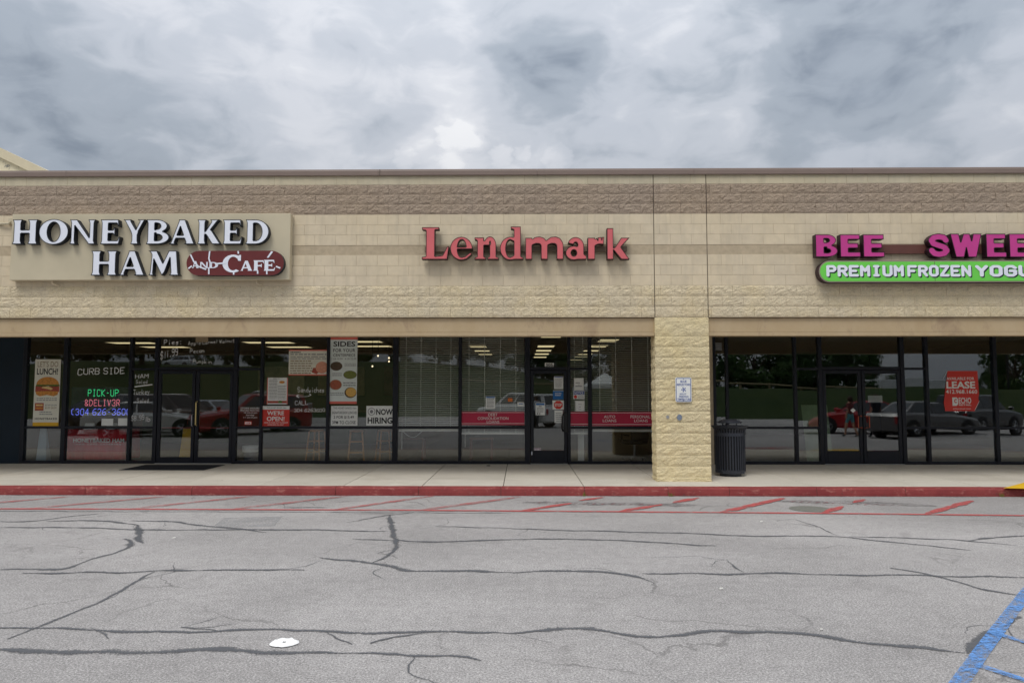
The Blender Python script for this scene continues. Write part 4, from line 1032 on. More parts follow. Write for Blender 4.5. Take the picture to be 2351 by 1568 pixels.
poster('lunch_banner', 'tall cream banner with a ham sandwich on a bun and mustard foot', 'banner', (78, 825, 137, 978), M['cream_paper'],
 [('t', "LET'S DO", (.1, .03, .9, .115), M['tan_ink'], (.005,)), ('t', 'LUNCH!', (.08, .135, .9, .23), M['black'], (.02,)),
  ('p', (.08, .265, .96, .38), bun, [top_bun]), ('p', (.05, .365, 1.0, .415), leaf_p, [[(0, .2), (.2, 0), (.5, .3), (.8, 0), (1, .3), (.95, 1), (.05, 1)]]),
  ('r', (.05, .405, .98, .49), ham), ('p', (.28, .41, .74, .46), cheese, [[(0, .6), (.5, .3), (.8, 0), (1, .4), (.6, 1), (.1, .9)]]), ('p', (.06, .475, .95, .555), bun, [[(0, .9), (.04, .3), (.2, 0), (.5, .25), (.8, 0), (.97, .3), (1, .9), (.5, 1)]]),
  ('l', (.12, .58, .9, .62), M['grey_ink'], 2), ('r', (.06, .655, .4, .77), ham), ('r', (.1, .675, .36, .7), cheese), ('r', (.08, .72, .38, .745), bun), ('t', '$7.49 $9.99', (.46, .675, .9, .705), M['grey_ink']), ('t', '$5.99 $8.99', (.46, .715, .9, .745), M['tan_ink']),
  ('l', (.25, .785, .75, .83), M['grey_ink'], 2), ('t', 'HONEYBAKED', (.08, .875, .94, .905), M['black'], (.02, 1.2)), ('r', (0, .945, 1, 1), M['yellow_ink'])])
# led sign
YIN = YG + .012
rl = rectW(161, 888, 299, 958, YIN)
led = thing('led_sign', 'black window sign with green, red and blue lit letters', 'lit sign', ((rl[0] + rl[1]) / 2, YIN + .04, rl[2]))
mk('sign_board', bbox(rl[0], rl[1], YIN + .036, YIN + .06, rl[2], rl[3], .004), blk, led)
def led_text(s_, px, mat):
    r_ = rectW(*px, YIN + .034); mk('lit_lettering', flat(fit2(hand(s_, .5, 0, 1, 2.0), *r_), YIN + .034), mat, led)
led_text('PICK-UP', (202, 894, 272, 910), glow('led_green', (.05, 1, .35, 1), .75))
led_text('&DELIV3R', (195, 917, 275, 932), glow('led_red', (1, .22, .3, 1), .8))
led_text('(304 626-3600', (164, 938, 299, 953), glow('led_blue', (.16, .2, 1, 1), 1.1))
YIN = YG - .014
for px, lb in (((233, 961, 260, 977), 'small white paper taped under the lit phone number'), ((271, 960, 292, 977), 'small white paper beside the mullion under the lit phone number')):
    poster('paper_notice', lb, 'notice', px, M['white'], [])
# hand lettering: each phrase is one thing drawn on the outer face
def scrawl(label, parts_):
    (a, b, c, d) = parts_[0][1]
    x, z = W(a, d, YOUT)
    t = thing('window_writing', label, 'handwriting', (x, YOUT, z))
    for k, (s_, px, slope) in enumerate(parts_):
        r_ = rectW(*px, YOUT)
        V, F, B = fit2(hand(s_, .72, .35, k + len(s_)), *r_) if isinstance(s_, str) else fit2(union(s_), *r_)
        sl = slope * (r_[3] - r_[2]) / (r_[1] - r_[0])
        mk('lettering', flat(([(p, q + (p - r_[0]) * sl) for p, q in V], F, B), YOUT), M['chalk'], t)
scrawl('hand-lettered word curbside in white marker above the lit letters', [('CURB', (178, 846, 229, 862), .1), ('SIDE', (237, 844, 286, 860), .1)])
scrawl('hand-lettered ham and turkey salad price in the narrow pane by the door', [('HAM', (310, 859, 341, 869.5), .1), ('Salad', (312, 872, 338, 882), .1), (stroke([(0, 0), (1, .15)], .07, False), (309, 881.5, 350, 889), 0), ('Turkey', (306, 894, 343, 909), .1), ('Salad', (314, 914, 341, 925), 0), ('$8.99', (301, 953, 331, 968), .2), ('lb', (335, 956, 345, 968), 0)])
scrawl('hand-lettered pie list and price across the pane above the ham shop door', [('Pies:', (376, 780, 416, 793.5), .2), ('Apple Carmel Walnut', (432, 784, 538, 796), .6), ('Pecan', (436, 801, 469, 812), .2), ('Pumpkin', (443, 824, 486, 837), -.1), ('$11.99', (368, 806, 408, 829), .5)])
scrawl('hand-lettered sandwiches and phone number in white beside the sides banner', [('Sandwiches', (683, 888, 744, 902), 0), (stroke([(0, .4), (.15, .8)], .1, False) + stroke([(0, .4), (.18, .05)], .1, False) + stroke([(0, .4), (.4, .3), (.8, .4), (1, .7), (.9, 1)], .08, False), (679, 904, 715, 913), 0), ('CALL', (677, 920, 707, 931), .1), ('304 6263600', (675, 937, 746, 946), .0)])
t = poster('hours_notice', 'white store hours lettering on the narrow pane beside the ham shop door', 'lettering', (561, 967, 578, 975), M['red_ink'], [('r', (.08, .15, .92, .85), M['white']), ('t', 'HAM', (.2, .25, .8, .75), M['red_ink'])])
rh = rectW(551, 935, 597, 962, YOUT)
for q, (s_, u0, u1) in enumerate((('STORE HOURS', .02, .98), ('Monday-Saturday', .02, .98), ('10 am-6 pm', .2, .85), ('Sunday', .3, .72), ('11 am-3 pm', .18, .86))): on_sign(t, rh, u0, q * .2, u1, q * .2 + .15, printed(s_, .012), M['white'], YOUT)
poster('tan_sticker', 'blank tan sticker at the head of the ham shop door transom', 'sticker', (449, 773, 478, 785.5), M['tan_ink'], [], YOUT)
poster('menu_sheet', 'small white menu sheet framed in tan beside the sandwiches writing', 'menu', (613, 867, 660.5, 928), M['white'], [('r', (0, 0, .035, 1), M['salmon']), ('r', (.965, 0, 1, 1), M['salmon']), ('l', (.1, .06, .5, .8), M['grey_ink'], 14), ('l', (.52, .3, .92, .8), M['grey_ink'], 9), ('e', (.58, .12, .85, .22), bun), ('r', (.04, .87, .96, .96), ham), ('e', (.55, .86, .75, .96), leaf_p), ('t', 'MENU', (.3, .02, .62, .05), M['grey_ink'])])
poster('menu_board_poster', 'wide white menu poster with a glazed ham in its corner', 'menu', (663, 803, 754, 862), M['cream_paper'], [('r', (0, 0, 1, .045), M['salmon']), ('r', (0, .955, 1, 1), M['salmon']), ('l', (.04, .08, .3, .12), M['black'], 1), ('l', (.04, .16, .95, .2), M['grey_ink'], 1), ('l', (.04, .26, .95, .36), M['grey_ink'], 2), ('l', (.04, .42, .6, .93), M['tan_ink'], 6), ('e', (.68, .46, 1.0, .92), plain('ham_slice_print', srgb(214, 150, 124), .6, .2, 30)), ('p', (.58, .7, .98, .95), ham, [[(0, .3), (.3, 0), (.6, .5), (1, .4), (1, 1), (.1, 1)]])])
poster('open_poster', 'red and white poster saying we are open', 'poster', (602, 932, 664.5, 978.5), M['red_ink'], [('r', (.0, .0, 1, .175), M['white']), ('t', 'THE HONEY BAKED Ham', (.16, .05, .88, .12), M['grey_ink']), ('t', "WE'RE", (.18, .24, .8, .45), M['white'], (.02,)), ('t', 'OPEN!', (.17, .52, .82, .74), M['white'], (.02,)), ('t', 'DINE IN TAKE OUT CURBSIDE', (.08, .79, .95, .85), M['white']), ('t', 'AVAILABLE ALL DAY', (.2, .89, .8, .95), M['white'])])
poster('sides_banner', 'tall pale banner of side dishes with salmon bands', 'banner', (757, 769, 820, 927), plain('pale_blue_paper', srgb(214, 222, 218), .7, .05, 9), [('r', (0, 0, 1, .07), M['salmon']), ('r', (0, .965, 1, 1), M['salmon']), ('t', 'SIDES', (.12, .095, .92, .17), M['black'], (.02,)), ('t', 'FOR YOUR', (.12, .2, .92, .25), M['black'], (.015, 1.1)), ('t', 'CENTERPIECE', (.12, .275, .92, .315), M['black'], (.015, 1.1)),
  ('t', '2 LB 15.99   4 LB 22.99', (.05, .335, .96, .362), M['grey_ink']), ('e', (.02, .39, .46, .52), pot), ('e', (.04, .39, .45, .51), mac), ('l', (.54, .415, .95, .455), M['grey_ink'], 3), ('e', (.5, .52, .99, .64), pot), ('e', (.52, .522, .98, .635), bean), ('l', (.1, .555, .45, .595), M['grey_ink'], 2), ('e', (.0, .65, .45, .8), M['tan_ink']), ('e', (.02, .655, .43, .79), sweet), ('l', (.5, .69, .95, .74), M['grey_ink'], 2), ('e', (.55, .76, .99, .915), pot), ('e', (.6, .765, .98, .9), mac), ('l', (.04, .84, .52, .875), M['grey_ink'], 2)])
poster('box_lunch_poster', 'white box lunch poster under the sides banner', 'poster', (760, 931.6, 821, 977), M['white'], [('t', 'THE HONEY BAKED Ham', (.08, .06, .95, .16), M['grey_ink']), ('t', 'SIGNATURE BOX LUNCHES', (.04, .28, .97, .41), plain('slate_ink', srgb(70, 78, 80), .7, .1)), ('t', '2 FOR $15.49', (.1, .5, .86, .66), M['black'], (.012,)), ('t', '3PM TO CLOSE', (.05, .76, .93, .92), M['black'], (.012,))])
poster('hiring_poster', 'white now hiring poster with a round seal', 'poster', (841, 931.6, 903.5, 977), M['white'], [('e', (.05, .1, .33, .48), M['grey_ink']), ('e', (.075, .13, .305, .45), M['white']), ('e', (.13, .2, .25, .38), M['grey_ink']), ('t', 'NOW', (.36, .16, .97, .46), M['black'], (.03,)), ('t', 'HIRING', (.05, .58, .96, .9), M['black'], (.03,))])
# loan office bands
for px, items, lb in (((1060, 944.7, 1204, 975.7), [('t', 'DEBT', (.425, .13, .57, .33), M['white'], (.0, 1.0)), ('t', 'CONSOLIDATION', (.255, .4, .745, .6), M['white'], (.0, 1.0)), ('t', 'LOANS', (.4, .67, .6, .86), M['white'], (.0, 1.0))], 'crimson window band offering debt consolidation loans'),
                      ((1309.5, 945.5, 1350, 977), [], 'short crimson window band without words beside the office door'),
                      ((1358.5, 945.5, 1500, 978), [('t', 'AUTO', (.2, .24, .38, .44), M['white'], (.0,)), ('t', 'LOANS', (.18, .52, .4, .72), M['white'], (.0,)), ('t', 'PERSONAL', (.63, .24, .95, .44), M['white'], (.0,)), ('t', 'LOANS', (.69, .52, .91, .72), M['white'], (.0,))], 'crimson window band offering auto and personal loans')):
    poster('window_band', lb, 'window sign', px, M['crimson'], [('r', (0, .06, 1, .085), M['white']), ('r', (0, .87, 1, .90), M['white'])] + items, YIN)
pw_ = M['white']
def notice(lb, px, items, Y=YIN, mat=None, nm='paper_notice'): return poster(nm, lb, 'notice', px, mat or pw_, items, Y)
lines = lambda n: [('l', (.14, .2, .86, .9), M['grey_ink'], n)]
notice('white notice with blue heading on the blinds over the debt loans band', (1115, 909.7, 1137, 938.6), [('r', (.05, .03, .95, .14), M['blue_ink'])] + lines(7))
notice('small orange note on the blinds next to the office door', (1166, 914, 1176.5, 922), [], mat=plain('orange_note', srgb(220, 120, 60), .7, .05))
notice('small white note at the edge of the blinds next to the office door', (1188, 923, 1203, 932.5), [('r', (.2, .3, .8, .5), M['blue_ink'])])
notice('topmost white notice on the office door', (1272, 864, 1293, 893), [('r', (.05, .03, .95, .1), M['navy_ink'])] + lines(8), YG - .019)
notice('blue notice on the office door above the stop sign', (1269.5, 896, 1293.5, 916.5), [('r', (.0, .0, 1, .06), M['white']), ('l', (.2, .3, .8, .6), M['white'], 2)], YG - .019, M['blue_ink'])
octo = [(math.cos(R(22.5 + 45 * i)), math.sin(R(22.5 + 45 * i))) for i in range(8)]
notice('white door notice with a red octagonal stop symbol', (1268.5, 919, 1295, 940), [('p', (.12, .06, .88, .94), M['red_ink'], [octo]), ('t', 'STOP', (.2, .34, .8, .66), M['white'], (.025,))], YG - .019)
notice('lowest white notice on the office door beside its handle', (1273, 942, 1292, 970.6), lines(5), YG - .019)
notice('white notice with blue heading at the hinge side of the office door', (1229.6, 925, 1251, 953), [('r', (.04, .03, .96, .18), M['blue_ink']), ('r', (.35, .24, .65, .32), M['grey_ink'])] + [('l', (.14, .4, .86, .75), M['grey_ink'], 4), ('r', (.15, .83, .3, .92), M['black']), ('r', (.4, .83, .5, .92), M['black'])], YG - .019)
notice('small pink sticker low on the office door glass', (1222.5, 1028, 1242, 1036), [('r', (.06, .1, .94, .9), plain('plum_ink', srgb(140, 60, 110), .6, .1)), ('l', (.15, .3, .85, .7), M['white'], 1)], YG - .019)
notice('white number plaque 505 over the office door', (1251, 833, 1271.5, 842.5), [('t', '505', (.12, .15, .88, .85), M['black'], (.03,))], YIN, nm='number_plaque')
notice('upper white notice in the sidelight beside the office door', (1318, 868, 1340, 896), [('l', (.15, .35, .6, .42), M['grey_ink'], 1), ('r', (.4, .52, .6, .55), M['grey_ink']), ('l', (.15, .62, .85, .7), M['grey_ink'], 1)])
notice('sidelight notice with blue heading and red circle', (1316, 897.5, 1342, 916), [('r', (.03, .03, .97, .45), M['navy_ink']), ('t', 'NOTICE', (.1, .09, .9, .39), M['white'], (.02,)), ('e', (.06, .5, .34, .95), M['red_ink']), ('e', (.1, .57, .3, .88), M['white']), ('l', (.4, .55, .95, .92), M['grey_ink'], 3)])
notice('lower white notice in the sidelight above the crimson band', (1321, 920, 1342, 944), [('r', (.3, .32, .7, .36), M['grey_ink']), ('r', (.4, .55, .6, .6), M['grey_ink']), ('r', (.35, .8, .65, .84), M['grey_ink'])])
# vacant shop
lz = [(.0, .22), (.14, 1), (.98, 1), (1, .42), (.97, .3), (1.0, .24), (.86, 0), (.03, 0)]
r = rectW(2166, 851.6, 2247.5, 943.6, YIN)
lp = thing('lease_poster', 'red available for lease poster with cut corners in the vacant shop window', 'poster', ((r[0] + r[1]) / 2, YIN, r[2]))
sh = fit2(union([lz]), *r); mk('sheet', join(flat(sh, YIN), sides(sh, YIN, YIN + .003)), M['red_ink'], lp)
for s_, u0, v0, u1, v1, b_ in (('AVAILABLE FOR', .1, .155, .88, .225, .01), ('LEASE', .09, .26, .9, .44, .03), ('412.968.1660', .07, .47, .95, .565, .012), ('ECHO', .42, .665, .77, .81, .02), ('RETAIL', .42, .825, .77, .865, .015), ('echoretail.com', .25, .925, .75, .955, .005)):
    on_sign(lp, r, u0, v0, u1, v1, printed(s_, b_), M['white'], YIN - .0012)
on_sign(lp, r, .24, .66, .4, .87, union([[(0, 0), (.7, 0), (1, .2), (1, .8), (.8, 1), (0, 1)]]), M['white'], YIN - .001, 'logo')
on_sign(lp, r, .29, .7, .37, .8, union([ring(.5, .5, .5, .5, .25, .25, 40, 320)]), M['red_ink'], YIN - .0018, 'logo')
for a, b in (((.0, .8), (.13, .99)), ((.86, .02), (1.0, .25))):
    w, h = r[1] - r[0], r[3] - r[2]
    mk('edge_line', flat(union(stroke([(r[0] + a[0] * w, r[2] + a[1] * h), (r[0] + b[0] * w, r[2] + b[1] * h)], .008, False)), YIN - .0014), M['white'], lp)
notice('blank grey notice at the top of the vacant shop window by the pier', (1630, 787, 1657, 805), [('l', (.15, .3, .85, .7), M['grey_ink'], 2)], mat=plain('grey_card', srgb(110, 112, 110), .7, .1))
d_ = poster('diamond_sticker', 'small white diamond sticker on the vacant shop door', 'sticker', (1958.5, 941, 1959, 943), M['white'], [('p', (-12, -2.2, 12, 3.2), M['white'], [[(0, -1), (1, 0), (0, 1), (-1, 0)]])], YG - .019)
notice('pale paper taped inside the vacant shop door', (1993, 908, 2026, 924), [], YIN, plain('pale_paper', srgb(150, 156, 154), .7, .05))
def leaning(px, lb, Y):
    r = list(rectW(*px, Y)); r[2] = SW + .002; tag(mk('leaning_panel', ([(r[0], Y, r[2]), (r[1], Y, r[2]), (r[1], Y + .02, r[2]), (r[0], Y + .02, r[2]), (r[0], Y + .3, r[3]), (r[1], Y + .3, r[3]), (r[1], Y + .32, r[3]), (r[0], Y + .32, r[3])], [(0, 1, 5, 4), (3, 7, 6, 2), (0, 4, 7, 3), (1, 2, 6, 5), (4, 5, 6, 7), (0, 3, 2, 1)]), plain('pale_green_board', srgb(122, 142, 112), .6, .15)), lb, 'panel')
leaning((1852, 930, 1912, 1040), 'pale green panel leaning inside the vacant shop beside its door', YG + .45)
# ------------------------------------------------------------------ blinds
M['slat'] = plain('blind_slat', srgb(232, 230, 220), .5, .04)
def blind(pa, pb, py_bot, label, tilt=30, ztop=None, zmin=None):
    Y = YG + .13
    xa, xb = W(pa, 880, Y)[0], W(pb, 880, Y)[0]
    z1 = ZT - .06 if ztop is None else ztop
    z0 = W((pa + pb) / 2, py_bot, Y)[1]
    t = thing('window_blind', label, 'blind', ((xa + xb) / 2, Y, z0))
    mk('head_rail', bbox(xa, xb, Y - .03, Y + .03, z1, z1 + .05, .004), M['slat'], t)
    g = []; z = z1 - .04
    c_, s_ = .024 * math.cos(R(tilt)), .024 * math.sin(R(tilt))
    while z > z0 + .05:
        dz = random.uniform(-.0015, .0015)
        V = [(xa, Y - c_, z - s_ + dz), (xb, Y - c_, z - s_), (xb, Y, z + .004), (xa, Y, z + .004 + dz), (xb, Y + c_, z + s_), (xa, Y + c_, z + s_ + dz)]
        g.append((V, [(0, 1, 2, 3), (3, 2, 4, 5)])); z -= .0445
    o = mk('slats', join(*g), M['slat'], t); o['kind'] = 'stuff'
    mk('bottom_rail', bbox(xa, xb, Y - .026, Y + .026, z0, z0 + .055, .006), M['slat'], t)
    n = 4 if xb - xa > 1 else 2
    for k in range(n):
        x = xa + (xb - xa) * (k + .45) / n
        mk('ladder_tape', box(x - .006, x + .006, Y - .03, Y - .028, z0 + .02, z1), M['slat'], t)
    return t, xa, xb, z0
b1, xa, xb, z0 = blind(917, 1054, 990, 'raised white slatted blind in the office window next to the hiring poster')
mk('pull_cord', tube([(xa + .08, YG + .09, z0 + .3), (xa + .08, YG + .09, z0 - .42)], .006, 6), M['slat'], b1)
mk('loop_cord', tube([(xa + .1 + .45 * t / 8, YG + .12, z0 - .14 * math.sin(math.pi * t / 8)) for t in range(9)], .004, 5), M['slat'], b1)
b2, xa, xb, z0 = blind(1061, 1204, 997, 'white slatted blind behind the debt consolidation band')
mk('pull_cord', tube([(xa + .08, YG + .09, z0 + .3), (xa + .08, YG + .09, z0 - .3)], .006, 6), M['slat'], b2)
blind(1310, 1349, 997, 'narrow white slatted blind in the sidelight beside the office door')
blind(1360, 1508, 991, 'white slatted blind in the office window next to the pier', 24)

# ------------------------------------------------------------------ furniture behind the glass
wood = plain('blond_wood', srgb(176, 128, 78), .55, .2, 8)
def stool(px, Y, lb, rz=0.0, h=.76):
    x = W(px, 1020, Y)[0]
    t = thing('bar_stool', lb, 'stool', (x, Y, SW), rz)
    mk('seat', lathe([(.001, h), (.16, h), (.175, h - .015), (.175, h - .035), (.16, h - .045), (.001, h - .045)], n=20), wood, t, local=True)
    c = [(.19, .17), (-.19, .17), (-.19, -.17), (.19, -.17)]
    for a, b in c: mk('leg', tube([(a, b, 0), (a * .72, b * .72, h - .04)], .021, 8), wood, t, local=True)
    for i in range(4):
        for z, s in ((.22 + .06 * (i % 2), .92), (.48, .83)):
            a, b = c[i], c[(i + 1) % 4]
            mk('stretcher', tube([(a[0] * s, a[1] * s, z), (b[0] * s, b[1] * s, z)], .014, 6), wood, t, local=True)
stool(818, YG + .55, 'blond wooden bar stool behind the box lunch poster pane', .2)
stool(727, YG + .75, 'blond wooden bar stool near the sandwiches writing', -.3)
stool(884, YG + .8, 'blond wooden bar stool under the hiring poster', .5)
# red clothed table
r = rectW(147, 986, 288, 1052, YG + .35); Yt = YG + .35
tb = thing('clothed_table', 'red clothed display table low in the ham shop window', 'table', ((r[0] + r[1]) / 2, Yt + .3, SW))
def drape():
    n = 40; V, F = [], []
    per = []
    x0, x1, y0, y1 = r[0], r[1], Yt, Yt + .6
    for i in range(n): per.append((x0 + (x1 - x0) * i / n, y0))
    for i in range(12): per.append((x1, y0 + (y1 - y0) * i / 12))
    for i in range(n): per.append((x1 - (x1 - x0) * i / n, y1))
    for i in range(12): per.append((x0, y1 - (y1 - y0) * i / 12))
    m = len(per); cx_, cy_ = (x0 + x1) / 2, Yt + .3
    for lv, (z, f) in enumerate(((r[3], 0), (r[3] - .02, .012), ((r[2] + r[3]) / 2, .02), (r[2] - .02, .035))):
        for i, (x, y) in enumerate(per):
            wv = f * (1 + .8 * math.sin(i * .9)); dx = (x - cx_); dy = (y - cy_); l = math.hypot(dx, dy)
            V.append((x + dx / l * wv, y + (-wv if y == y0 else wv if y == y1 else 0), z))
    for lv in range(3):
        for i in range(m): F.append((lv * m + (i + 1) % m, lv * m + i, (lv + 1) * m + i, (lv + 1) * m + (i + 1) % m))
    F.append(tuple(range(m)))
    return V, F
redcloth = plain('red_tablecloth', srgb(186, 40, 50), .8, .12, 4)
mk('tablecloth', drape(), redcloth, tb, smooth=False)
rt = rectW(168, 1006, 285, 1015.5, Yt - .06)
mk('lettering', flat(fit2(printed('HONEYBAKED HAM', .02, 1.05), *rt), Yt - .06), M['white'], tb)
rt = rectW(174, 1018, 278, 1021, Yt - .06)
mk('lettering', flat(fit2(printed('AND CAFE CATERING', .0, 1.6), *rt), Yt - .06), M['white'], tb)
for k, (x, lb) in enumerate(((r[0] + .4, 'folded white card on the red table nearest the lunch banner'), (r[0] + .95, 'folded white card in the middle of the red table'))):
    tag(mk('table_card', ([(x, Yt + .1, r[3] + .003), (x + .22, Yt + .1, r[3] + .003), (x + .22, Yt + .17, r[3] + .15), (x, Yt + .17, r[3] + .15), (x + .22, Yt + .24, r[3] + .003), (x, Yt + .24, r[3] + .003)], [(0, 1, 2, 3), (3, 2, 4, 5)]), M['white']), lb, 'card')
# white folded board and stand in the first pane
r = rectW(86, 982, 101, 1060, YG + .3)
tag(mk('folded_board', ([(r[0] - .03, YG + .3, SW), (r[1] + .05, YG + .32, SW), (r[1] - .02, YG + .4, r[3]), (r[0], YG + .38, r[3]), (r[0] - .03, YG + .5, SW), (r[1] + .05, YG + .52, SW)], [(0, 1, 2, 3), (5, 4, 3, 2), (0, 3, 4), (1, 5, 2)]), plain('pale_board', srgb(150, 168, 176), .6, .1)), 'pale folded board standing under the lunch banner', 'board')
# waste bin with white liner
x, z = W(573, 1057, YG + .4)
wb = thing('waste_bin', 'grey waste bin with white liner inside the ham shop', 'bin', (x, YG + .5, SW))
mk('bin_body', lathe([(.001, 0), (.16, 0), (.2, .36), (.19, .36), (.15, .02)], (x, YG + .5, SW), 20), plain('grey_plastic', srgb(92, 98, 108), .6, .1), wb, smooth=True)
mk('liner', lathe([(.203, .24), (.213, .30), (.21, .37), (.19, .385), (.185, .3)], (x, YG + .5, SW), 20), M['white'], wb, smooth=True)
# yellow floor sign behind the left door leaf
x, z = W(429, 1000, YG + .7)
ys_ = thing('floor_sign', 'yellow folding floor sign behind the ham shop door', 'floor sign', (x, YG + .75, SW))
yl = plain('yellow_plastic', srgb(206, 164, 40), .45, .08)
for s in (-1, 1): mk('sign_leaf', ([(x - .14, YG + .75 + s * .16, SW), (x + .14, YG + .75 + s * .16, SW), (x + .11, YG + .75 + s * .01, SW + .78), (x - .11, YG + .75 + s * .01, SW + .78), (x - .14, YG + .75 + s * .14, SW), (x + .14, YG + .75 + s * .14, SW), (x + .11, YG + .75 + s * .003, SW + .77), (x - .11, YG + .75 + s * .003, SW + .77)], [(0, 1, 2, 3), (7, 6, 5, 4), (0, 3, 7, 4), (1, 5, 6, 2), (3, 2, 6, 7), (0, 4, 5, 1)]), yl, ys_)
# office chair and small table behind the office window
x, z = W(1458, 1050, YG + .9)
oc = thing('office_chair', 'black office chair behind the window next to the pier', 'chair', (x, YG + 1.0, SW), .4)
cb = plain('black_upholstery', srgb(20, 20, 24), .7, .1)
mk('backrest', bbox(-.25, .25, -.30, -.22, .48, 1.0, .03), cb, oc, local=True)
mk('seat', bbox(-.26, .26, -.24, .26, .40, .50, .03), cb, oc, local=True)
mk('column', tube([(0, 0, .08), (0, 0, .41)], .03), steel, oc, local=True)
for k in range(5):
    a = k * 2 * math.pi / 5; mk('base_arm', tube([(0, 0, .1), (.28 * math.cos(a), .28 * math.sin(a), .06)], .018, 6), steel, oc, local=True)
    mk('caster', lathe([(.001, -.018), (.03, -.018), (.03, .018), (.001, .018)], (.28 * math.cos(a), .28 * math.sin(a), .03), 12, 'y'), cb, oc, local=True)
for s in (-1, 1): mk('armrest', tube([(s * .27, -.2, .62), (s * .29, .12, .64), (s * .27, .12, .45)], .02, 6), cb, oc, local=True)
for px, lb in ((1105, 'slim wooden table leg support behind the debt loans window'), (948, 'slim wooden table leg support behind the blind next to the hiring poster')):
    x = W(px, 1020, YG + 1.1)[0]
    tb = thing('side_table', lb.replace('slim wooden table leg support', 'small wooden side table'), 'table', (x, YG + 1.2, SW))
    w_ = plain('reddish_wood', srgb(128, 84, 72), .55, .2)
    mk('table_top', bbox(x - .3, x + .3, YG + .95, YG + 1.45, SW + .5, SW + .535, .006), w_, tb)
    for dx in (-.26, .26):
        for dy in (1.0, 1.4): mk('leg', bbox(x + dx - .025, x + dx + .025, YG + dy - .025, YG + dy + .025, SW, SW + .5, .004), w_, tb)
r = rectW(1327, 996, 1341, 1060, YG + .4)
tag(mk('white_post', bbox(r[0], r[1], YG + .4, YG + .46, SW, r[3], .006), M['slat']), 'white upright board behind the sidelight of the office', 'board')

# ------------------------------------------------------------------ litter bin, mat, litter
bc = G(1684, 1094, SW); bx_, by_ = bc[0], bc[1] + .2
tc_ = thing('litter_bin', 'black slatted metal litter bin with hooded top beside the block pier', 'litter bin', (bx_, by_, SW))
iron = plain('black_powder_coat', srgb(44, 48, 58), .42, .12, 12, spec=.5)
C = (bx_, by_, SW)
mk('base', lathe([(.001, .0), (.21, .0), (.21, .05), (.19, .06)], C, 32), iron, tc_)
mk('bottom_ring', lathe([(.28, .055), (.305, .06), (.31, .12), (.285, .125), (.28, .055)], C, 8), iron, tc_)
mk('middle_ring', lathe([(.293, .80), (.302, .80), (.302, .865), (.293, .865), (.293, .80)], C, 32), iron, tc_)
mk('rim', lathe([(.315, .955), (.36, .985), (.372, .995), (.365, 1.0), (.31, .965), (.315, .955)], C, 32), iron, tc_)
mk('liner', lathe([(.001, .07), (.262, .07), (.27, .93), (.255, .93), (.25, .1)], C, 24), plain('dark_liner', srgb(16, 18, 22), .7, .1), tc_)
sl = None
for k in range(34):
    a = 2 * math.pi * k / 34; ca, sa = math.cos(a), math.sin(a)
    path = [(.290, .10), (.290, .80), (.293, .86), (.303, .92), (.335, .975)]
    if sl is None:
        V, F = [], []
        for rd, z in path: V += [(rd, -.013, z), (rd + .007, -.013, z), (rd + .007, .013, z), (rd, .013, z)]
        for i in range(len(path) - 1):
            for j in range(4): F.append((i * 4 + j, i * 4 + (j + 1) % 4, i * 4 + 4 + (j + 1) % 4, i * 4 + 4 + j))
        sl = mesh('slat', V, F, iron)
    o = link(bpy.data.objects.new('slat', sl)); o.parent = tc_; o.rotation_euler = (0, 0, a)
for k in range(4):
    a = k * math.pi / 2 + .5; mk('hood_post', tube([(bx_ + .2 * math.cos(a), by_ + .2 * math.sin(a), SW + .93), (bx_ + .19 * math.cos(a), by_ + .19 * math.sin(a), SW + 1.08)], .011, 6), iron, tc_)
mk('hood', lathe([(.001, 1.135), (.1, 1.13), (.2, 1.10), (.235, 1.075), (.235, 1.06), (.2, 1.06), (.001, 1.07)], C, 32), iron, tc_, smooth=True)
mk('hood_rim', lathe([(.236, 1.055), (.242, 1.06), (.242, 1.078), (.236, 1.08), (.236, 1.055)], C, 32), iron, tc_)

q = [G(271, 1079.3, SW), G(470, 1079.3, SW), G(516, 1067.6, SW), G(334, 1067.6, SW)]
x0 = (q[0][0] + q[3][0]) / 2; x1 = (q[1][0] + q[2][0]) / 2; ya, yb = q[0][1], min(q[2][1], YG - .13)
mt = thing('door_mat', 'black rubber mat on the sidewalk before the ham shop doors', 'mat', ((x0 + x1) / 2, (ya + yb) / 2, SW))
mk('mat_edge', bbox(x0, x1, ya, yb, SW + .0035, SW + .010, .003), plain('black_rubber', srgb(30, 32, 36), .8, .15, 20, bump=.4, bscale=150), mt)
mk('mat_pile', bbox(x0 + .05, x1 - .05, ya + .05, yb - .05, SW + .009, SW + .014, .002), plain('black_pile', srgb(24, 26, 32), .95, .2, 30, bump=.8, bscale=200), mt)
# crumpled white paper plate on the asphalt
lx, ly = G(652, 1477)
def crumple(cx_, cy_, rad, z, seed, n=26):
    V, F = [], []; rd = random.Random(seed)
    rr_ = [0.12, .3, .5, .7, .86, 1.0]
    for j, q in enumerate(rr_):
        for i in range(n):
            a = 2 * math.pi * i / n
            er = rad * q * (1 + .18 * noise.noise((math.cos(a) * 1.5, math.sin(a) * 1.5, seed)) + .05 * noise.noise((math.cos(a) * 6, math.sin(a) * 6, seed + 3)))
            h = .003 + .016 * abs(noise.noise((math.cos(a) * q * 3, math.sin(a) * q * 3, seed + 7))) * (q > .2) + .008 * rd.random()
            V.append((cx_ + er * math.cos(a) * 1.15, cy_ + er * math.sin(a), z + h * (1.2 - .7 * (q == 1))))
    for j in range(len(rr_) - 1):
        for i in range(n): F.append((j * n + i, j * n + (i + 1) % n, (j + 1) * n + (i + 1) % n, (j + 1) * n + i))
    return V, F
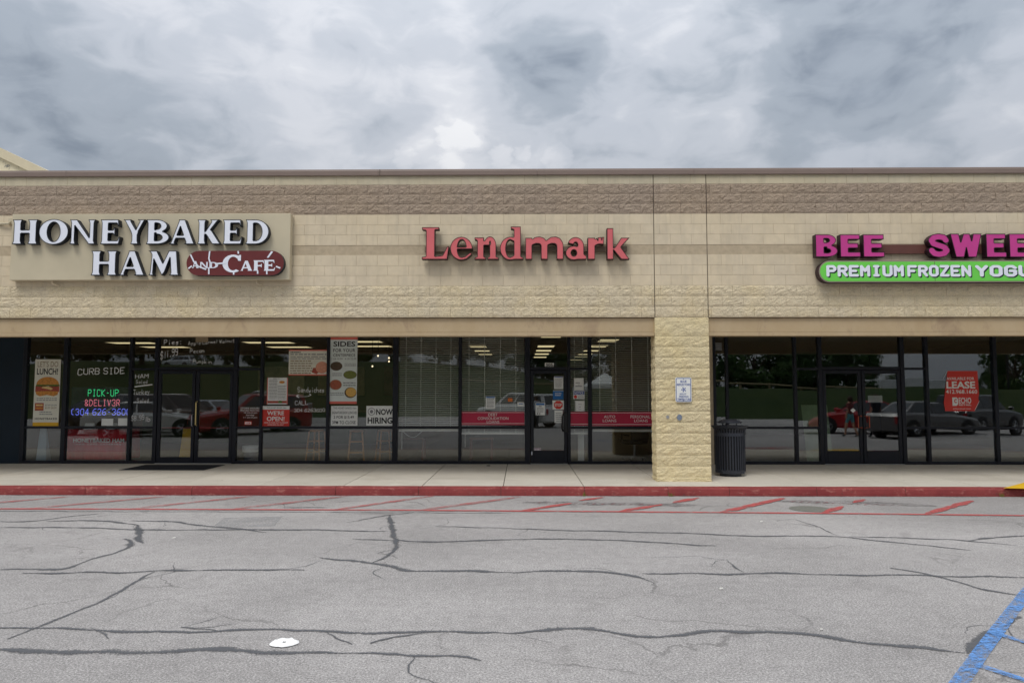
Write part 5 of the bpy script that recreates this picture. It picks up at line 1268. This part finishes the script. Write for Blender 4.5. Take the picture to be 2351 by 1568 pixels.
tag(mk('crumpled_paper', crumple(lx, ly, .092, .002, 5), plain('litter_white', srgb(238, 238, 236), .8, .05)), 'crumpled round white paper lying on the grey asphalt', 'litter')
spots = [((2877, 2140 * .6122 / .6122), 0)]
for k, (px, py, s, lb) in enumerate(((1656, 1353, .016, 'tiny white scrap on the asphalt in the middle of the cracks'), (1748, 1199, .02, 'tiny white scrap on the asphalt near the red lines'), (400, 1236, .02, 'tiny white scrap on the asphalt beside the wide sealed crack'), (1886, 1447, .011, 'tiny white scrap on the asphalt near the blue bay line'))):
    x, y = G(px, py); tag(mk('paper_scrap', crumple(x, y, s, .002, k + 11, 9), plain('scrap_white%d' % k, srgb(214, 212, 206), .8, .1)), lb, 'litter')
x, y = G(1121, 1070, SW); tag(mk('dark_leaf', crumple(x, y, .045, SW + .003, 31, 9), plain('dry_leaf', srgb(40, 34, 30), .8, .2)), 'small dark crumpled leaf on the sidewalk before the office window', 'leaf')
# weeds at the kerb foot
wm = plain('weed_green', srgb(120, 122, 50), .8, .3)
for k, (px, lb) in enumerate(((1343, 'tiny weed tuft at the foot of the red kerb before the office door'), (1540, 'tiny weed tuft at the foot of the red kerb before the pier'), (2300, 'tiny weed tuft at the foot of the red kerb under the yellow paint'))):
    x = W(px, 1138, YK)[0]; g = []
    for i in range(14):
        a = random.uniform(0, 6.28); l = random.uniform(.04, .10); bx2 = x + random.uniform(-.04, .04); by2 = YK - .03 + random.uniform(-.015, .015)
        tip = (bx2 + l * .5 * math.cos(a), by2 + l * .3 * math.sin(a) - .01, l)
        g.append(([(bx2 - .004, by2, 0), (bx2 + .004, by2, 0), tip], [(0, 1, 2)]))
    t = thing('weed_tuft', lb, 'weed', (x, YK - .03, 0)); mk('blades', join(*g), wm, t)

# ------------------------------------------------------------------ taller neighbour behind the left end
Yn = 24.0
pts = [W(-420, 150, Yn), W(0, 342, Yn), W(100, 390, Yn), W(160, 419, Yn)]
nb = thing('neighbour_building', 'cream gabled wall with peeling paint rising behind the left roof edge', 'building', (pts[1][0], Yn, 0))
top = [(x, z) for x, z in pts]
low = 4.9
V = [(x, Yn, z) for x, z in top] + [(x, Yn, low) for x, z in top]; n = 4
V += [(x, Yn + 5, z) for x, y, z in V]
F = [(4, 5, 1, 0), (5, 6, 2, 1), (6, 7, 3, 2), (8, 9, 13, 12), (9, 10, 14, 13), (10, 11, 15, 14), (0, 1, 9, 8), (1, 2, 10, 9), (2, 3, 11, 10), (3, 7, 15, 11), (0, 8, 12, 4)]
def peel():
    s = NT('peeling_cream_paint'); n = s.noise(1.4, 5, .65, .5)
    s.set(col=s.mix(s.ramp(n, [(.56, 0), (.6, 1)]), srgb(214, 204, 176), srgb(128, 126, 118)), rough=.85); return s.m
mk('gable_wall', (V, F), peel(), nb)
tv = []
for x, z in top: tv += [(x, Yn - .12, z - .28), (x, Yn - .12, z + .04), (x, Yn + 5, z + .04)]
mk('gable_trim', (tv, [(i * 3, i * 3 + 3, i * 3 + 4, i * 3 + 1) for i in range(3)] + [(i * 3 + 1, i * 3 + 4, i * 3 + 5, i * 3 + 2) for i in range(3)]), M['signpanel'], nb)
# ------------------------------------------------------------------ the car park behind the camera (mirrored in the glass)
rubber = plain('tyre_rubber', srgb(26, 26, 28), .85, .1)
alloy = plain('alloy_rim', srgb(176, 178, 182), .3, .05, metal=.7)
carglass = plain('car_glass', srgb(26, 34, 40), .08, .05, spec=.9)
trimm = plain('car_trim', srgb(24, 24, 26), .6, .1)
lampw = plain('head_lamp', srgb(220, 224, 228), .15, .05); lampr = plain('tail_lamp', srgb(150, 20, 24), .2, .05)
_paint = {}
def paint(c):
    if c not in _paint: _paint[c] = plain('car_paint_%d' % len(_paint), srgb(*c), .3, .03, 2, spec=.5, coat=.6)
    return _paint[c]
STY = { # length, half width, stations of the lower body (x, top), cabin: belt x0,x1, roof x0,x1, roof z, belt z, wheel r, wheel x
 'suv': (4.75, .93, [(-2.37, .95), (-2.25, 1.08), (-1.0, 1.12), (.9, 1.08), (1.35, 1.05), (2.2, .92), (2.37, .72)], (-2.28, 1.15, -2.05, .35, 1.74, 1.07), .36, (-1.42, 1.42), 3),
 'van': (5.0, .97, [(-2.5, 1.0), (-2.4, 1.08), (-1.0, 1.1), (1.1, 1.05), (1.6, 1.0), (2.3, .85), (2.5, .65)], (-2.42, 1.6, -2.2, .6, 1.76, 1.05), .34, (-1.5, 1.55), 3),
 'sedan': (4.7, .90, [(-2.35, .88), (-2.2, 1.0), (-1.3, 1.02), (.7, .97), (1.2, .92), (2.1, .78), (2.35, .58)], (-1.75, 1.1, -.95, .25, 1.45, .97), .33, (-1.4, 1.42), 2),
 'pickup': (5.7, .98, [(-2.85, 1.15), (-2.8, 1.2), (-.9, 1.2), (.2, 1.18), (1.5, 1.18), (2.6, 1.08), (2.85, .85)], (-.85, 1.45, -.7, .75, 1.88, 1.17), .40, (-1.75, 1.75), 2)}
def car(name, label, style, col, loc, rz, cat='car', group='cars parked behind the viewer'):
    ln, hw, stn, (b0, b1_, r0, r1, rz_, bz), wr, wx, nwin = STY[style]
    t = thing(name, label, cat, loc, rz, group)
    p = paint(col)
    V, F = [], []; m = 10
    for i, (x, zt_) in enumerate(stn):
        e = .93 if i in (0, len(stn) - 1) else 1.0
        zb_ = .26 if 0 < i < len(stn) - 1 else .34
        half = [(hw * .86 * e, zb_), (hw * .97 * e, zb_ + .1), (hw * e, (zb_ + zt_) * .52), (hw * .975 * e, zt_ - .1), (hw * .86 * e, zt_)]
        V += [(x, y, z) for y, z in half] + [(x, -y, z) for y, z in half[::-1]]
    for i in range(len(stn) - 1):
        for k in range(m): F.append((i * m + k, i * m + (k + 1) % m, (i + 1) * m + (k + 1) % m, (i + 1) * m + k))
    F.append(tuple(range(m))[::-1]); F.append(tuple(range((len(stn) - 1) * m, len(stn) * m)))
    mk('body', (V, F), p, t, smooth=False, local=True)
    bw, rw = hw * .88, hw * .70
    cab = [(b0, -bw, bz - .05), (b1_, -bw, bz - .05), (b1_, bw, bz - .05), (b0, bw, bz - .05), (r0, -rw, rz_ - .04), (r1, -rw, rz_ - .04), (r1, rw, rz_ - .04), (r0, rw, rz_ - .04), (r0 + .15, -rw * .85, rz_), (r1 - .2, -rw * .85, rz_), (r1 - .2, rw * .85, rz_), (r0 + .15, rw * .85, rz_)]
    mk('cabin', (cab, [(0, 1, 5, 4), (1, 2, 6, 5), (2, 3, 7, 6), (3, 0, 4, 7), (4, 5, 9, 8), (5, 6, 10, 9), (6, 7, 11, 10), (7, 4, 8, 11), (8, 9, 10, 11)]), p, t, local=True)
    cv = [Vector(c) for c in cab]
    def win(nm, a, b, c, d, u0, u1, v0, v1, mat=carglass):
        q = lambda u, v: (a.lerp(b, u)).lerp(d.lerp(c, u), v)
        P = [q(u0, v0), q(u1, v0), q(u1, v1), q(u0, v1)]
        nrm = (P[1] - P[0]).cross(P[3] - P[0]).normalized() * .008
        if nrm.dot((a + c) / 2 - Vector((0, 0, 1.1))) < 0: nrm = -nrm
        mk(nm, ([v + nrm for v in P] + P, [(0, 1, 2, 3), (0, 4, 5, 1), (1, 5, 6, 2), (2, 6, 7, 3), (3, 7, 4, 0)]), mat, t, local=True)
    win('windscreen', cv[1], cv[2], cv[6], cv[5], .06, .94, .16, .95); win('rear_window', cv[3], cv[0], cv[4], cv[7], .08, .92, .25, .92)
    for a, b, c, d in ((0, 1, 5, 4), (3, 2, 6, 7)):
        for k in range(nwin):
            w0 = .05 + .9 * k / nwin; win('side_window', cv[a], cv[b], cv[c], cv[d], w0 + .015, w0 + .9 / nwin - .02, .2, .92)
    for x in wx:
        for s in (-1, 1):
            y = s * hw
            mk('wheel_arch', lathe([(.001, s * .006), (wr + .07, s * .006), (wr + .07, -s * .12)], (x, y, wr + .02), 20, 'y'), trimm, t, local=True)
            w = mk('wheel', lathe([(wr * .62, s * .02), (wr * .9, s * .03), (wr, s * .01), (wr, -s * .18), (wr * .62, -s * .2)], (x, y, wr), 22, 'y'), rubber, t, local=True)
            w2 = mk('rim', join(lathe([(wr * .64, s * .022), (wr * .58, s * .02), (wr * .56, -s * .05), (wr * .64, -s * .06)], (x, y, wr), 22, 'y'), *[tube([(x, y + s * .012, wr), (x + wr * .6 * math.cos(k * 1.2566), y + s * .008, wr + wr * .6 * math.sin(k * 1.2566))], .034, 5) for k in range(5)]), alloy, w, local=True)
    xf, xr = stn[-1][0], stn[0][0]
    for s in (-1, 1):
        mk('headlight', bbox(xf - .22, xf - .02, s * hw * .62 - .14, s * hw * .62 + .14, stn[-1][1] - .12, stn[-1][1] + .03, .02), lampw, t, local=True)
        mk('tail_light', bbox(xr - .01, xr + .08, s * hw * .76 - .09, s * hw * .76 + .09, stn[0][1] - .28, stn[0][1] + .02, .015), lampr, t, local=True)
        mk('mirror', bbox(b1_ - .25, b1_ - .05, s * (hw + .1) - .09, s * (hw + .1) + .09, bz + .0, bz + .15, .03), p, t, local=True)
    mk('bumper', bbox(xf - .05, xf + .05, -hw * .85, hw * .85, .3, .5, .03), trimm, t, local=True)
    mk('grille', bbox(xf - .04, xf + .02, -hw * .45, hw * .45, .52, .68, .01), trimm, t, local=True)
    if style == 'pickup': mk('bed', bbox(-2.7, -.95, -hw * .78, hw * .78, 1.19, 1.215, .01), trimm, t, local=True)
    return t
def mir(px, V):                                 # something seen mirrored at column px from V metres along the mirrored sight line
    return W(px, 940, V)[0], 2 * YG - V
def carat(px, V, *a): x, y = mir(px, V); return car(*a[:4], (x, y, 0), a[4])
carat(575, 31.5, 'parked_suv', 'dark red four-wheel drive mirrored in the ham shop windows', 'suv', (150, 16, 26), R(180 - 38))
carat(470, 38, 'parked_car', 'silver saloon mirrored behind the red four-wheel drive', 'sedan', (150, 156, 164), R(205))
carat(600, 44, 'pickup_truck', 'grey pickup mirrored above the red four-wheel drive', 'pickup', (130, 134, 140), R(170))
carat(395, 34, 'parked_van', 'dark grey people carrier mirrored in the ham shop doors', 'van', (92, 86, 86), R(-35))
carat(345, 31, 'parked_car', 'white saloon mirrored low in the ham shop door', 'sedan', (214, 214, 210), R(-15))
carat(250, 35, 'parked_car', 'black saloon mirrored behind the lit window letters', 'sedan', (30, 34, 44), R(10))
carat(1190, 40, 'parked_suv', 'white four-wheel drive mirrored in the office door', 'suv', (222, 222, 218), R(180 + 36))
carat(1975, 33.5, 'parked_car', 'bright red saloon mirrored in the vacant shop door', 'sedan', (170, 16, 28), R(200))
carat(2117, 30.5, 'parked_car', 'dark grey saloon mirrored in the vacant shop windows', 'sedan', (78, 76, 76), R(-24))
carat(2245, 34.5, 'parked_suv', 'black four-wheel drive mirrored under the lease poster', 'suv', (26, 28, 32), R(-30))
x, y = mir(413, 112); car('parked_suv', 'white long four-wheel drive mirrored on the hilltop above the ham shop door', 'suv', (232, 232, 232), (x, y, bank_h(x, y) + .0), R(188), group=None)
# people crossing the car park
skin = plain('skin', srgb(196, 150, 124), .6, .05)
def person(label, loc, rz, shirt, trousers, h=1.65, shorts=False, hairc=(60, 40, 28)):
    t = thing('person', label, 'person', loc, rz)
    k = h / 1.7
    J = [((0, 0, .95), .15), ((0, 0, 1.1), .13), ((0, .01, 1.3), .15), ((0, 0, 1.42), .12), ((0, 0, 1.5), .055), ((0, .015, 1.56), .075), ((0, .02, 1.63), .095), ((0, .01, 1.69), .06)]
    E = [(i, i + 1) for i in range(7)]
    def chain(start, pts):
        a = start
        for p, r in pts: J.append((p, r)); E.append((a, len(J) - 1)); a = len(J) - 1
        return a
    for s in (-1, 1):
        st_ = .16 * s
        e_ = chain(3, [((s * .17, 0, 1.40), .065), ((s * .22, -.05 * s, 1.14), .045), ((s * .23, .08 - .05 * s, .92), .032), ((s * .23, .1 - .05 * s, .86), .035)])
        for f in range(5):
            a = -.04 + .02 * f; L = (.05, .075, .08, .075, .06)[f]
            chain(e_, [((s * .23 + (.03 * -s if f == 0 else 0), .1 - .05 * s + a, .82 + (.02 if f == 0 else 0)), .011), ((s * .23 + (.035 * -s if f == 0 else 0), .112 - .05 * s + a, .82 - L * .7), .009)])
        chain(0, [((s * .09, 0, .88), .10), ((s * .1, st_ * .7 + .03, .50), .065), ((s * .1, st_ * 1.5 - .04, .09), .042), ((s * .1, st_ * 1.5 + .04, .04), .04), ((s * .1, st_ * 1.5 + .13, .03), .03)])
    me = bpy.data.meshes.new('body'); me.from_pydata([(p[0] * k, p[1] * k, p[2] * k) for p, r in J], E, [])
    o = link(bpy.data.objects.new('body', me)); o.parent = t
    sk = o.modifiers.new('skin', 'SKIN'); ss = o.modifiers.new('subdivision', 'SUBSURF'); ss.levels = ss.render_levels = 1
    for i, (p, r) in enumerate(J): me.skin_vertices[0].data[i].radius = (r * k, r * k)
    me.skin_vertices[0].data[0].use_root = True
    dg = bpy.context.evaluated_depsgraph_get(); me2 = bpy.data.meshes.new_from_object(o.evaluated_get(dg))
    o.modifiers.clear(); o.data = me2
    me2.materials.clear()
    for m_ in (skin, plain('shirt_cloth', srgb(*shirt), .85, .15, 12), plain('leg_cloth', srgb(*trousers), .85, .12, 12), trimm): me2.materials.append(m_)
    for p in me2.polygons:
        c = p.center / k; p.use_smooth = True
        p.material_index = 0 if c.z > 1.46 else (1 if c.z > .98 and abs(c.x) < .24 and not (abs(c.x) > .19 and c.z < 1.2) else 0 if abs(c.x) > .19 else 2 if c.z > (.62 if shorts else .09) else 0 if c.z > .09 else 3)
    mk('hair', lathe([(.001, .115), (.06, .105), (.098, .05), (.105, -.01), (.095, -.09), (.07, -.12)], (0, -.018 * k, 1.64 * k), 14), plain('hair', srgb(*hairc), .7, .2), t, smooth=True, local=True)
    for s in (-1, 1): mk('eye', lathe([(.001, .006), (.012, .0), (.001, -.006)], (s * .035 * k, .108 * k, 1.64 * k), 8), trimm, t, local=True)
    mk('nose', tube([(0, .1 * k, 1.645 * k), (0, .128 * k, 1.61 * k)], [.008, .014], 6), skin, t, local=True)
    return t
x, y = mir(1951, 31); person('person in teal shorts walking, mirrored in the vacant shop door', (x, y, 0), R(150), (120, 60, 60), (92, 160, 168), 1.62, True)
x, y = mir(2010, 30.5); person('person in dark clothes mirrored beside the vacant shop door handle', (x, y, 0), R(170), (40, 42, 50), (30, 32, 40), 1.7)
x, y = mir(1231, 38); person('person in a pale top walking, mirrored in the office door', (x, y, 0), R(10), (200, 206, 214), (30, 34, 48), 1.6)
# timber guard rail along the bank
gr = thing('guard_rail', 'timber guard rail along the grass bank mirrored in the vacant shop', 'guard rail', (14, -38, bank_h(14, -38)))
wr_ = plain('weathered_rail', srgb(150, 136, 104), .85, .2)
pp = [(-6 + 3.0 * i, -36 - .16 * (i - 6) ** 2 * .6) for i in range(20)]
for i, (x, y) in enumerate(pp):
    h = bank_h(x, y); mk('post', bbox(x - .09, x + .09, y - .09, y + .09, h - .3, h + .62, .01), wr_, gr)
    if i: xx, yy = pp[i - 1]; mk('rail', tube([(xx, yy + .1, bank_h(xx, yy) + .5), (x, y + .1, h + .5)], .10, 6), wr_, gr)
# trailers, canopy, pole
def trailer(px, V, ln, lb):
    x, y = mir(px, V); h = bank_h(x, y) - .55
    t = thing('box_trailer', lb, 'trailer', (x, y, h), R(8), 'white trailers beyond the bank')
    mk('trailer_box', bbox(-ln / 2, ln / 2, -1.25, 1.25, 1.1, 3.9, .04), paint((226, 226, 226)), t, local=True)
    mk('red_stripe', box(-ln / 2 - .006, ln / 2 + .006, -1.256, 1.256, 1.12, 1.7), paint((176, 30, 34)), t, local=True)
    for xx in (-ln / 2 + 1.0, -ln / 2 + 2.2, ln / 2 - 1.6):
        for s in (-1, 1): mk('wheel', lathe([(.2, .02), (.5, .03), (.52, -.2), (.2, -.22)], (xx, s * 1.15, .52), 18, 'y'), rubber, t, local=True)
trailer(2025, 118, 9.5, 'white box trailer with red skirt mirrored in the vacant shop door'); trailer(2122, 122, 6.5, 'shorter white box trailer mirrored next to the lease poster')
x, y = mir(1388, 60); h = bank_h(x, y)
cn = thing('pop_up_canopy', 'white peaked canopy mirrored in the office blinds', 'canopy', (x, y, h))
mk('canopy_cloth', ([(-1.3, -1.3, 2.1), (1.3, -1.3, 2.1), (1.3, 1.3, 2.1), (-1.3, 1.3, 2.1), (0, 0, 3.0), (-1.3, -1.3, 1.85), (1.3, -1.3, 1.85), (1.3, 1.3, 1.85), (-1.3, 1.3, 1.85)], [(0, 1, 4), (1, 2, 4), (2, 3, 4), (3, 0, 4), (5, 6, 1, 0), (6, 7, 2, 1), (7, 8, 3, 2), (8, 5, 0, 3)]), M['white'], cn, local=True)
for a in (-1.25, 1.25):
    for b in (-1.25, 1.25): mk('leg', tube([(a, b, 0), (a, b, 2.1)], .025, 6), steel, cn, local=True)
x, y = mir(2326, 70); h = bank_h(x, y)
lp_ = thing('lamp_post', 'tall dark lamp post mirrored at the edge of the vacant shop', 'lamp post', (x, y, h))
mk('pole', tube([(0, 0, 0), (0, 0, 7.6)], [.11, .07], 10), trimm, lp_, local=True); mk('lamp_head', bbox(-1.1, .1, -.18, .18, 7.5, 7.68, .03), trimm, lp_, local=True)
# trees on the bank: a few kinds, copied
bark = plain('tree_bark', srgb(80, 66, 52), .9, .3, 12)
def leafmat(nm, a, b):
    s = NT(nm); oi = s.noise(1.3, 3, .6); s.set(col=s.mix(oi, a, b), rough=.8, spec=.2); return s.m
lm = [leafmat('leaf_dark', (.02, .05, .012, 1), (.045, .09, .02, 1)), leafmat('leaf_mid', (.035, .075, .018, 1), (.07, .12, .03, 1))]
def crown_mesh(seed, rx, rz, zc, nclump=34, per=95):
    rd = random.Random(seed); V, F = [], []
    for c in range(nclump):
        while True:
            u = Vector((rd.uniform(-1, 1), rd.uniform(-1, 1), rd.uniform(-1, 1)))
            if .25 < u.length < 1: break
        cc = Vector((u.x * rx, u.y * rx, zc + u.z * rz)); cr_ = rd.uniform(.22, .4) * rx
        for _ in range(per):
            d = Vector((rd.gauss(0, 1), rd.gauss(0, 1), rd.gauss(0, .8))).normalized() * cr_ * rd.uniform(.55, 1.05)
            p = cc + d; s = rd.uniform(.16, .34)
            a = Vector((rd.gauss(0, 1), rd.gauss(0, 1), rd.gauss(0, 1))).normalized(); b = a.cross(d).normalized() if a.cross(d).length > .01 else Vector((1, 0, 0)); a = b.cross(d).normalized()
            k = len(V); V += [p + a * s, p + b * s * .6, p - a * s, p - b * s * .6]; F.append((k, k + 1, k + 2, k + 3))
    return V, F
protos = []
for i in range(3):
    rx, rz_, zc = ((3.6, 4.0, 4.6), (4.4, 4.2, 4.8), (3.4, 4.6, 5.0))[i]
    V, F = crown_mesh(50 + i, rx, rz_, zc)
    tr = tube([(0, 0, -.5), (.1, 0, 1.5), (-.05, .1, 3.2), (.1, 0, 5.5)], [.32, .25, .2, .1], 8)
    limbs = [tube([(0, 0, 2.4 + .4 * k), (1.4 * math.cos(k * 1.7), 1.4 * math.sin(k * 1.7), 4.4 + .3 * k), (2.3 * math.cos(k * 1.7), 2.3 * math.sin(k * 1.7), 5.8)], [.12, .08, .03], 6) for k in range(5)]
    protos.append((mesh('crown', V, F, lm[i % 2]), mesh('trunk', *join(tr, *limbs), bark)))
rd = random.Random(3); idx = 0
lay = []
for i in range(46):
    px = -150 + 2700 * i / 45
    lay.append((px + rd.uniform(-25, 25), rd.uniform(88, 118), rd.uniform(.7, 1.15)))
for px, V_, s in lay:
    if 2125 < px < 2300: s *= .55
    if 1960 < px < 2330: V_ = 138 + (V_ - 88) * .5
    if 330 < px < 1010: V_ += 12; s *= .62
    if 850 < px < 1010: s *= .4
    x, y = mir(px, V_); a, b = protos[idx % 3]; idx += 1
    t = thing('bank_tree', 'leafy green tree in the row along the top of the mirrored grass bank', 'tree', (x, y, bank_h(x, y) - .1), rd.uniform(0, 6.28), 'trees along the grass bank'); t.scale = (s, s, s)
    for nm, me in (('crown', a), ('trunk', b)): o = link(bpy.data.objects.new(nm, me)); o.parent = t
